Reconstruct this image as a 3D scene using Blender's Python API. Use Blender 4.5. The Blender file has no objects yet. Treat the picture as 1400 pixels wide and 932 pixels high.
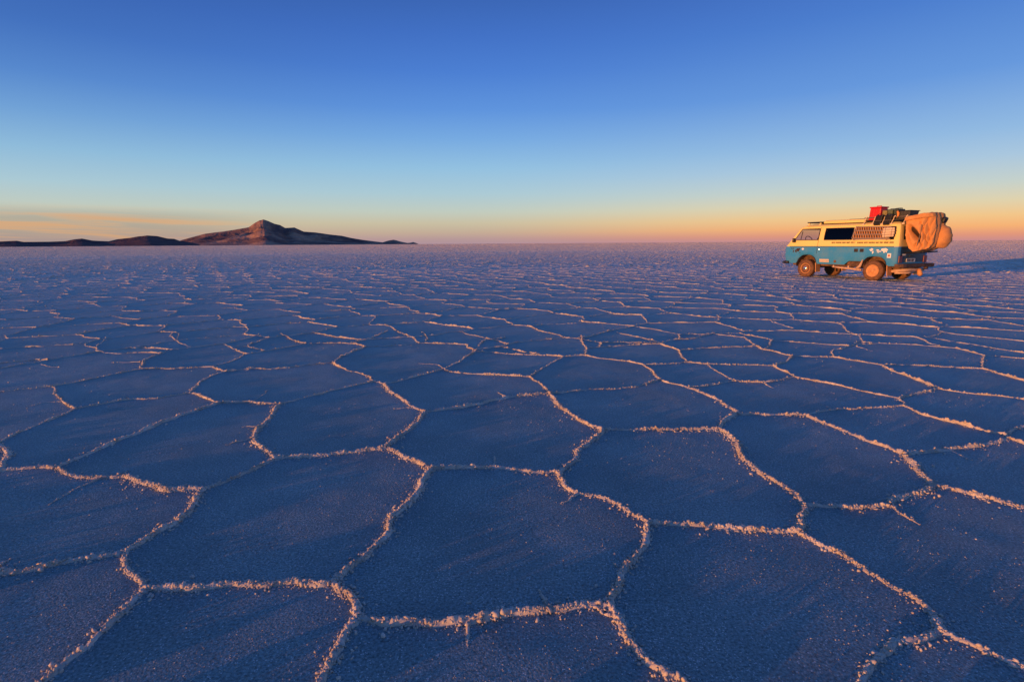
import bpy, bmesh, math, random
import numpy as np
from mathutils import Vector, Matrix
from mathutils.geometry import delaunay_2d_cdt

SC = bpy.context.scene
COL = SC.collection
rng = np.random.default_rng(7)
random.seed(7)

# ------------------------------------------------------------------ camera
F_PX, IMG_W, IMG_H = 720.0, 1400.0, 932.0
CAM_H = 1.355
PITCH = math.atan(133 / 720)
ROLL = 0.0066
cam_data = bpy.data.cameras.new('camera')
cam = bpy.data.objects.new('camera', cam_data)
COL.objects.link(cam)
cam_data.sensor_width = 36.0
cam_data.lens = 36.0 * F_PX / IMG_W
cam_data.clip_start = 0.05
cam_data.clip_end = 200000
cam.matrix_world = (Matrix.Translation((0, 0, CAM_H)) @ Matrix.Rotation(math.pi / 2 - PITCH, 4, 'X')
                    @ Matrix.Rotation(-ROLL, 4, 'Z'))
SC.camera = cam

# ------------------------------------------------------------------ exposure
vs = SC.view_settings
vs.view_transform = 'Standard'
vs.look = 'None'
vs.gamma = 1.0
vs.exposure = 0.0
vs.use_curve_mapping = False

# ------------------------------------------------------------------ sun and sky
SUN_EL = math.radians(1.45)
SUN_AZ = math.radians(56.0)            # light travels towards this azimuth (from +Y towards +X)
ldir = Vector((math.sin(SUN_AZ) * math.cos(SUN_EL), math.cos(SUN_AZ) * math.cos(SUN_EL), -math.sin(SUN_EL)))
sun_data = bpy.data.lights.new('sun', 'SUN')
sun_data.energy = 5.0
sun_data.angle = math.radians(0.6)
sun_data.color = (1.0, 0.43, 0.13)
sun = bpy.data.objects.new('sun', sun_data)
COL.objects.link(sun)
sun.rotation_euler = ldir.to_track_quat('-Z', 'Y').to_euler()

def lin(r, g, b):
    def f(c):
        c /= 255.0
        return c / 12.92 if c <= 0.04045 else ((c + 0.055) / 1.055) ** 2.4
    return (f(r), f(g), f(b), 1.0)

world = bpy.data.worlds.new('World')
SC.world = world
world.use_nodes = True
wn = world.node_tree
wn.nodes.clear()

class NT:
    """short helper for building node trees"""
    def __init__(self, tree):
        self.t = tree
    def n(self, typ, ins=None, **props):
        nd = self.t.nodes.new(typ)
        for k, v in props.items():
            setattr(nd, k, v)
        if ins:
            for k, v in ins.items():
                s = nd.inputs[k]
                if hasattr(v, 'links') or isinstance(v, bpy.types.NodeSocket):
                    self.t.links.new(v, s)
                else:
                    s.default_value = v
        return nd
    def math(self, op, a, b=0.0, c=0.0, clamp=False):
        nd = self.t.nodes.new('ShaderNodeMath')
        nd.operation = op
        nd.use_clamp = clamp
        for s, v in zip(nd.inputs, (a, b, c)):
            if isinstance(v, bpy.types.NodeSocket):
                self.t.links.new(v, s)
            else:
                s.default_value = v
        return nd.outputs[0]
    def ramp(self, fac, stops, interp='LINEAR'):
        nd = self.t.nodes.new('ShaderNodeValToRGB')
        cr = nd.color_ramp
        cr.interpolation = interp
        while len(cr.elements) < len(stops):
            cr.elements.new(0.5)
        for e, (p, c) in zip(cr.elements, stops):
            e.position = p
            e.color = c if len(c) == 4 else (*c, 1)
        self.t.links.new(fac, nd.inputs[0])
        return nd.outputs[0]
    def mix(self, fac, a, b, blend='MIX'):
        nd = self.t.nodes.new('ShaderNodeMix')
        nd.data_type = 'RGBA'
        nd.blend_type = blend
        for s, v in ((nd.inputs[0], fac), (nd.inputs[6], a), (nd.inputs[7], b)):
            if isinstance(v, bpy.types.NodeSocket):
                self.t.links.new(v, s)
            else:
                s.default_value = v
        return nd.outputs[2]

W = NT(wn)
tc = W.n('ShaderNodeTexCoord')
nrm = W.n('ShaderNodeVectorMath', {0: tc.outputs['Generated']}, operation='NORMALIZE').outputs[0]
sep = W.n('ShaderNodeSeparateXYZ', {0: nrm})
zz = sep.outputs[2]
sky = W.n('ShaderNodeTexSky')
sky.sky_type = 'NISHITA'
sky.sun_disc = False
sky.sun_elevation = SUN_EL
sky.sun_rotation = SUN_AZ + math.pi
sky.altitude = 3650
sky.dust_density = 1.5
sky.ozone_density = 3.0
# elevation 0..30 degrees -> 0..1
el = W.math('ARCSINE', zz)
el01 = W.math('DIVIDE', el, math.radians(30), clamp=True)
D = 30.0
# what the Sky Texture itself gives at these strengths (left half, right half), so that the sum has the sky's colours
NISH_EL = [0.3, 0.8, 1.5, 3.3, 5.3, 8.0, 13.0, 18.0, 23.0]
NISH = {0: [(69, 72, 56), (66, 74, 62), (56, 75, 73), (49, 74, 82), (41, 69, 86), (32, 61, 85), (27, 55, 80), (23, 48, 74), (20, 43, 68)],
        1: [(80, 79, 59), (80, 83, 64), (74, 88, 78), (65, 89, 90), (56, 87, 101), (47, 82, 107), (40, 74, 104), (34, 66, 98), (30, 60, 91)]}
def less_sky(rgb, e, side):
    t = lin(*rgb)
    out = []
    for k in range(3):
        nv_ = np.interp(e, NISH_EL, [lin(*q)[k] for q in NISH[side]])
        out.append(max(0.004, (t[k] - float(nv_)) / 0.93))
    return (*out, 1.0)
def sky_ramp(stops, side):
    return W.ramp(el01, [(e / D, less_sky(c_, e, side)) for e, c_ in stops])
left_ramp = sky_ramp([(0.0, (176, 150, 160)), (0.5, (184, 156, 156)), (1.15, (196, 174, 156)), (2.15, (202, 194, 168)), (3.3, (194, 206, 194)), (5.15, (172, 204, 216)),
                      (7.65, (148, 194, 226)), (10.5, (120, 172, 227)), (13.2, (96, 150, 223)), (16.5, (78, 130, 213)), (19.6, (68, 116, 200)), (22.4, (61, 105, 184)), (30.0, (60, 110, 196))], 0)
right_ramp = sky_ramp([(0.0, (202, 146, 146)), (0.5, (228, 156, 128)), (1.15, (248, 182, 124)), (2.0, (244, 202, 144)), (3.1, (226, 214, 176)), (4.5, (200, 213, 206)), (6.5, (172, 203, 226)),
                       (8.5, (148, 190, 230)), (13.0, (106, 158, 226)), (18.5, (80, 132, 212)), (23.0, (68, 114, 196)), (30.0, (62, 112, 196))], 1)
anti = W.n('ShaderNodeVectorMath', {0: nrm, 1: (math.sin(SUN_AZ), math.cos(SUN_AZ), 0.0)}, operation='DOT_PRODUCT').outputs['Value']
azf = W.n('ShaderNodeMapRange', {0: anti, 1: 0.45, 2: 0.97, 3: 0.0, 4: 1.0}, interpolation_type='SMOOTHSTEP').outputs[0]
grad = W.mix(azf, left_ramp, right_ramp)
dk = W.math('MULTIPLY', W.n('ShaderNodeMapRange', {0: anti, 1: 0.55, 2: -0.25, 3: 0.0, 4: 1.0}, interpolation_type='SMOOTHSTEP').outputs[0],
            W.n('ShaderNodeMapRange', {0: el, 1: math.radians(5), 2: math.radians(17), 3: 0.0, 4: 0.30}).outputs[0])
grad = W.mix(dk, grad, lin(20, 44, 96))
# thin streaks of cloud low over the western horizon
az = W.math('ARCTAN2', sep.outputs[0], sep.outputs[1])
cu = W.n('ShaderNodeCombineXYZ', {0: W.math('MULTIPLY', az, 5.0), 1: W.math('MULTIPLY', W.math('ADD', el, W.math('MULTIPLY', az, 0.035)), 95.0), 2: 3.1})
cn = W.n('ShaderNodeTexNoise', {'Vector': cu.outputs[0], 'Scale': 1.0, 'Detail': 5.0, 'Roughness': 0.55, 'Distortion': 0.35})
cden = W.n('ShaderNodeMapRange', {0: cn.outputs[0], 1: 0.42, 2: 0.64, 3: 0.0, 4: 1.0}, interpolation_type='SMOOTHSTEP').outputs[0]
lowband = W.n('ShaderNodeMapRange', {0: el, 1: math.radians(3.6), 2: math.radians(2.2), 3: 0.0, 4: 1.0}, interpolation_type='SMOOTHSTEP').outputs[0]
leftband = W.n('ShaderNodeMapRange', {0: az, 1: math.radians(-20), 2: math.radians(-36), 3: 0.0, 4: 1.0}, interpolation_type='SMOOTHSTEP').outputs[0]
cfac = W.math('MULTIPLY', W.math('MULTIPLY', cden, lowband), leftband)
grad = W.mix(W.math('MULTIPLY', cfac, 0.85), grad, lin(216, 160, 112))
grad = W.mix(W.math('MULTIPLY', W.math('MULTIPLY', lowband, leftband), W.math('MULTIPLY', W.math('SUBTRACT', 1.0, cden), 0.5)), grad, lin(152, 140, 134))
bg1 = W.n('ShaderNodeBackground', {0: sky.outputs[0], 1: 0.05})
bg2 = W.n('ShaderNodeBackground', {0: grad, 1: 0.93})
add = W.n('ShaderNodeAddShader', {0: bg1.outputs[0], 1: bg2.outputs[0]})
wo = W.n('ShaderNodeOutputWorld', {0: add.outputs[0]})

# ------------------------------------------------------------------ helpers
def ray(px, py):
    """direction through a pixel of the photograph (used only to measure the place)"""
    dx, dy = px - 700, py - 466
    cr, sr = math.cos(ROLL), math.sin(ROLL)
    x, y = cr * dx - sr * dy, sr * dx + cr * dy
    c, s = math.cos(PITCH), math.sin(PITCH)
    U = -y / F_PX
    return np.array([x / F_PX, c + U * s, -s + U * c])

def ground(px, py):
    d = ray(px, py)
    t = -CAM_H / d[2]
    return np.array([t * d[0], t * d[1]])

def new_mat(name):
    m = bpy.data.materials.new(name)
    m.use_nodes = True
    m.node_tree.nodes.clear()
    return m, NT(m.node_tree)

def simple(name, col, rough=0.6, metal=0.0, dirt=None, dirt_amt=0.5, dirt_scale=6.0, bump=0.0, bump_scale=60.0, spec=0.4, trans=0.0, coat=0.0):
    """painted, dusty surface: base colour broken up by a second tone in irregular patches"""
    m, N = new_mat(name)
    t = N.n('ShaderNodeTexCoord')
    c = (*col, 1)
    p = N.n('ShaderNodeBsdfPrincipled', {'Roughness': rough, 'Metallic': metal, 'Specular IOR Level': spec, 'Coat Weight': coat})
    nz = N.n('ShaderNodeTexNoise', {'Vector': t.outputs['Object'], 'Scale': dirt_scale, 'Detail': 6.0, 'Roughness': 0.65})
    if dirt is not None:
        f = N.n('ShaderNodeMapRange', {0: nz.outputs[0], 1: 0.42, 2: 0.72, 3: 0.0, 4: dirt_amt}).outputs[0]
        c = N.mix(f, c, (*dirt, 1))
        N.t.links.new(c, p.inputs['Base Color'])
    else:
        p.inputs['Base Color'].default_value = c
    r = N.n('ShaderNodeMapRange', {0: nz.outputs[0], 1: 0.3, 2: 0.7, 3: max(0.02, rough - 0.08), 4: min(1, rough + 0.12)}).outputs[0]
    N.t.links.new(r, p.inputs['Roughness'])
    if bump:
        b = N.n('ShaderNodeTexNoise', {'Vector': t.outputs['Object'], 'Scale': bump_scale, 'Detail': 4.0})
        bb = N.n('ShaderNodeBump', {'Strength': bump, 'Distance': 0.01, 'Height': b.outputs[0]})
        N.t.links.new(bb.outputs[0], p.inputs['Normal'])
    N.n('ShaderNodeOutputMaterial', {0: p.outputs[0]})
    return m

def link_mesh(name, me, parent=None, mats=(), loc=(0, 0, 0)):
    ob = bpy.data.objects.new(name, me)
    COL.objects.link(ob)
    for m in mats:
        me.materials.append(m)
    if parent is not None:
        ob.parent = parent
    ob.location = loc
    return ob

def tag(o, label=None, cat=None, group=None, kind=None):
    if label: o['label'] = label
    if cat: o['category'] = cat
    if group: o['group'] = group
    if kind: o['kind'] = kind
    return o

def empty(name, loc=(0, 0, 0), rz=0.0):
    o = bpy.data.objects.new(name, None)
    o.empty_display_size = 0.2
    COL.objects.link(o)
    o.location = loc
    o.rotation_euler = (0, 0, rz)
    return o

def np_mesh(name, V, F):
    """V (n,3); F list of (k,m) int arrays (triangles or quads)"""
    me = bpy.data.meshes.new(name)
    V = np.asarray(V, dtype=np.float32)
    F = [np.asarray(f, dtype=np.int32) for f in F if len(f)]
    loops = np.concatenate([f.ravel() for f in F])
    tot = np.concatenate([np.full(len(f), f.shape[1], dtype=np.int32) for f in F])
    start = np.concatenate([[0], np.cumsum(tot)[:-1]]).astype(np.int32)
    me.vertices.add(len(V))
    me.vertices.foreach_set('co', V.ravel())
    me.loops.add(len(loops))
    me.loops.foreach_set('vertex_index', loops)
    me.polygons.add(len(tot))
    me.polygons.foreach_set('loop_start', start)
    me.polygons.foreach_set('loop_total', tot)
    me.update(calc_edges=True)
    return me

def smooth_mesh(me, flag=True):
    me.polygons.foreach_set('use_smooth', np.full(len(me.polygons), flag))

class MB:
    """collects shapes into one mesh"""
    def __init__(self):
        self.bm = bmesh.new()
        self.mi = 0
    def _mark(self, faces):
        for f in faces:
            f.material_index = self.mi
    def box(self, c, s, bevel=0.0, rot=None, taper=1.0, shear=(0, 0)):
        """c centre, s full size, taper scales the top, shear moves the top in x, y"""
        tmp = bmesh.new()
        bmesh.ops.create_cube(tmp, size=1.0)
        for v in tmp.verts:
            k = taper if v.co.z > 0 else 1.0
            sh = (v.co.z + 0.5)
            v.co = Vector((v.co.x * s[0] * k + shear[0] * sh, v.co.y * s[1] * k + shear[1] * sh, v.co.z * s[2]))
        if bevel:
            bmesh.ops.bevel(tmp, geom=tmp.edges[:], offset=bevel, segments=2, affect='EDGES', profile=0.5)
        M = Matrix.Translation(c)
        if rot is not None:
            M = M @ rot.to_4x4()
        bmesh.ops.transform(tmp, matrix=M, verts=tmp.verts)
        self.merge(tmp)
    def merge(self, tmp):
        mp = {}
        for v in tmp.verts:
            mp[v] = self.bm.verts.new(v.co)
        for f in tmp.faces:
            try:
                nf = self.bm.faces.new([mp[v] for v in f.verts])
                nf.material_index = self.mi
                nf.smooth = f.smooth
            except ValueError:
                pass
        tmp.free()
    def tube(self, pts, r, n=8, closed=False, caps=True):
        pts = [Vector(p) for p in pts]
        m = len(pts)
        rr = r if hasattr(r, '__len__') else [r] * m
        rings = []
        prev = None
        for i, p in enumerate(pts):
            if closed:
                t = pts[(i + 1) % m] - pts[i - 1]
            else:
                t = pts[min(i + 1, m - 1)] - pts[max(i - 1, 0)]
            t.normalize()
            if prev is None:
                a = Vector((0, 0, 1)) if abs(t.z) < 0.9 else Vector((1, 0, 0))
                u = t.cross(a).normalized()
            else:
                u = (prev - t * prev.dot(t)).normalized()
            prev = u
            w = t.cross(u)
            rings.append([self.bm.verts.new(p + (u * math.cos(2 * math.pi * k / n) + w * math.sin(2 * math.pi * k / n)) * rr[i]) for k in range(n)])
        for i in range(m if closed else m - 1):
            a, b = rings[i], rings[(i + 1) % m]
            for k in range(n):
                f = self.bm.faces.new((a[k], a[(k + 1) % n], b[(k + 1) % n], b[k]))
                f.material_index = self.mi
                f.smooth = True
        if caps and not closed:
            for rg in (rings[0][::-1], rings[-1]):
                f = self.bm.faces.new(rg)
                f.material_index = self.mi
    def lathe(self, prof, origin, axis='Y', n=32, sign=1):
        """prof list of (radius, offset along axis)"""
        o = Vector(origin)
        rings = []
        for (r, h) in prof:
            ring = []
            for k in range(n):
                a = 2 * math.pi * k / n
                if axis == 'Y':
                    ring.append(self.bm.verts.new(o + Vector((r * math.cos(a), sign * h, r * math.sin(a)))))
                elif axis == 'X':
                    ring.append(self.bm.verts.new(o + Vector((sign * h, r * math.cos(a), r * math.sin(a)))))
                else:
                    ring.append(self.bm.verts.new(o + Vector((r * math.cos(a), r * math.sin(a), sign * h))))
            rings.append(ring)
        for a, b in zip(rings[:-1], rings[1:]):
            for k in range(n):
                f = self.bm.faces.new((a[k], a[(k + 1) % n], b[(k + 1) % n], b[k]))
                f.material_index = self.mi
                f.smooth = True
        for rg in (rings[0], rings[-1]):
            f = self.bm.faces.new(rg)
            f.material_index = self.mi
    def poly(self, pts, thick, normal):
        """flat outline given thickness along normal"""
        nv = Vector(normal) * thick
        a = [self.bm.verts.new(Vector(p)) for p in pts]
        b = [self.bm.verts.new(Vector(p) + nv) for p in pts]
        fs = [self.bm.faces.new(a[::-1]), self.bm.faces.new(b)]
        k = len(pts)
        for i in range(k):
            fs.append(self.bm.faces.new((a[i], a[(i + 1) % k], b[(i + 1) % k], b[i])))
        self._mark(fs)
    def build(self, name, mats, parent=None, loc=(0, 0, 0), smooth_angle=None):
        bmesh.ops.recalc_face_normals(self.bm, faces=self.bm.faces[:])
        if smooth_angle is not None:
            for f in self.bm.faces:
                f.smooth = True
            for e in self.bm.edges:
                if len(e.link_faces) == 2 and e.calc_face_angle(0) > smooth_angle:
                    e.smooth = False
        me = bpy.data.meshes.new(name)
        self.bm.to_mesh(me)
        self.bm.free()
        if not isinstance(mats, (list, tuple)):
            mats = [mats]
        return link_mesh(name, me, parent, mats, loc)

def vnoise2(x, y, seed=0):
    """smooth value noise on arrays, 0..1"""
    xi, yi = np.floor(x).astype(np.int64), np.floor(y).astype(np.int64)
    fx, fy = x - xi, y - yi
    fx, fy = fx * fx * (3 - 2 * fx), fy * fy * (3 - 2 * fy)
    def h(a, b):
        n = (a * 374761393 + b * 668265263 + seed * 1442695041) & 0xffffffff
        n = ((n ^ (n >> 13)) * 1274126177) & 0xffffffff
        return ((n ^ (n >> 16)) & 0xffff) / 65535.0
    return ((h(xi, yi) * (1 - fx) + h(xi + 1, yi) * fx) * (1 - fy) + (h(xi, yi + 1) * (1 - fx) + h(xi + 1, yi + 1) * fx) * fy)

def fbm2(x, y, oct=4, seed=0, gain=0.5):
    a, s, t = 1.0, 0.0, 0.0
    for k in range(oct):
        s = s + a * vnoise2(x * 2 ** k, y * 2 ** k, seed + k * 17)
        t += a
        a *= gain
    return s / t

# ------------------------------------------------------------------ salt flat: one sheet out to the horizon
def axis_coords(lo, hi, step, far, grow=1.28):
    core = list(np.arange(lo, hi + 1e-6, step))
    a, d = [], step
    x = hi
    while x < far:
        d *= grow
        x += d
        a.append(x)
    b, d = [], step
    x = lo
    while x > -far:
        d *= grow
        x -= d
        b.append(x)
    return np.array(b[::-1] + core + a)

gx = axis_coords(-7, 7, 0.055, 90000)
gy = axis_coords(-1, 9, 0.055, 90000)
GX, GY = np.meshgrid(gx, gy)
def sheet_z(x, y):
    r = np.hypot(x, y)
    k = np.clip(1.5 - r / 14.0, 0, 1)
    return k * ((fbm2(x * 2.2, y * 2.2, 3, 5) - 0.5) * 0.006 + (vnoise2(x * 11, y * 11, 9) - 0.5) * 0.0035)
GZ = sheet_z(GX, GY)
ny, nx = GX.shape
idx = np.arange(nx * ny).reshape(ny, nx)
quads = np.stack([idx[:-1, :-1], idx[:-1, 1:], idx[1:, 1:], idx[1:, :-1]], -1).reshape(-1, 4)
me = np_mesh('salt_flat', np.stack([GX, GY, GZ], -1).reshape(-1, 3), [quads])
smooth_mesh(me)

m_floor, N = new_mat('damp_salt')
t = N.n('ShaderNodeTexCoord')
pos = t.outputs['Object']
n1 = N.n('ShaderNodeTexNoise', {'Vector': pos, 'Scale': 1.3, 'Detail': 5.0, 'Roughness': 0.6})
n2 = N.n('ShaderNodeTexNoise', {'Vector': pos, 'Scale': 95.0, 'Detail': 3.0, 'Roughness': 0.7})
vor = N.n('ShaderNodeTexVoronoi', {'Vector': pos, 'Scale': 130.0}, feature='F1')
c = N.ramp(n1.outputs[0], [(0.3, (0.16, 0.195, 0.185)), (0.55, (0.215, 0.255, 0.238)), (0.75, (0.285, 0.32, 0.29))])
grain = N.n('ShaderNodeMapRange', {0: n2.outputs[0], 1: 0.3, 2: 0.72, 3: 0.4, 4: 1.7}).outputs[0]
c = N.mix(1.0, c, N.n('ShaderNodeCombineColor', {0: grain, 1: grain, 2: grain}).outputs[0], 'MULTIPLY')
# frosty crystals: single pale cells scattered in drifts
v2 = N.n('ShaderNodeTexVoronoi', {'Vector': pos, 'Scale': 165.0}, feature='F1')
vr = N.n('ShaderNodeSeparateColor', {0: v2.outputs['Color']}).outputs[0]
n3 = N.n('ShaderNodeTexNoise', {'Vector': pos, 'Scale': 2.6, 'Detail': 4.0, 'Roughness': 0.6})
thr = N.n('ShaderNodeMapRange', {0: n3.outputs[0], 1: 0.35, 2: 0.7, 3: 0.975, 4: 0.84}).outputs[0]
fro = N.math('MULTIPLY', N.math('GREATER_THAN', vr, thr), N.math('LESS_THAN', v2.outputs['Distance'], 0.42))
c = N.mix(N.math('MULTIPLY', fro, 1.0), c, (0.62, 0.58, 0.54, 1))
# farther out facets stand at random tilts, and sunlit warmth is painted into the colour
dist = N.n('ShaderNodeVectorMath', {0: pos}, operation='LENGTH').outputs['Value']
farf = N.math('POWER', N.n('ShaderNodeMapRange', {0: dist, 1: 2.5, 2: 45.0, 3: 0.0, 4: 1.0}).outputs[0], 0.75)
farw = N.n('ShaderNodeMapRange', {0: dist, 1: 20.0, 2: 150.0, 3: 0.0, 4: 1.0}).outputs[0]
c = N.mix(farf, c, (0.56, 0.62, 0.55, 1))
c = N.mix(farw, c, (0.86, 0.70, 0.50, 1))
hgt = N.math('ADD', N.math('MULTIPLY', vor.outputs['Distance'], 0.6), N.math('MULTIPLY', n2.outputs[0], 1.0))
bmp = N.n('ShaderNodeBump', {'Strength': 0.8, 'Distance': 0.006, 'Height': hgt})
wn3 = N.n('ShaderNodeTexNoise', {'Vector': pos, 'Scale': 34.0, 'Detail': 2.0, 'Roughness': 0.7})
tilt = N.n('ShaderNodeVectorMath', {0: wn3.outputs['Color'], 1: (0.5, 0.5, 0.5)}, operation='SUBTRACT').outputs[0]
tilt = N.n('ShaderNodeVectorMath', {0: tilt, 1: (1, 1, 0)}, operation='MULTIPLY').outputs[0]
amt = N.math('ADD', N.math('MULTIPLY', farf, 2.0), N.math('MULTIPLY', farw, 6.0))
tv = N.n('ShaderNodeVectorMath', {0: tilt}, operation='SCALE')
N.t.links.new(amt, tv.inputs['Scale'])
nn = N.n('ShaderNodeVectorMath', {0: bmp.outputs[0], 1: tv.outputs[0]}, operation='ADD').outputs[0]
nn = N.n('ShaderNodeVectorMath', {0: nn}, operation='NORMALIZE').outputs[0]
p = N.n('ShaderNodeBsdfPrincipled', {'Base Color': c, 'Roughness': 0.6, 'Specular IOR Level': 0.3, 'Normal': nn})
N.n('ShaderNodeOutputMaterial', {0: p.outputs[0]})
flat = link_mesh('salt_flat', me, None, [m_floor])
tag(flat, 'wide flat of dark damp salt reaching to the horizon', 'ground', kind='structure')

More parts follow.
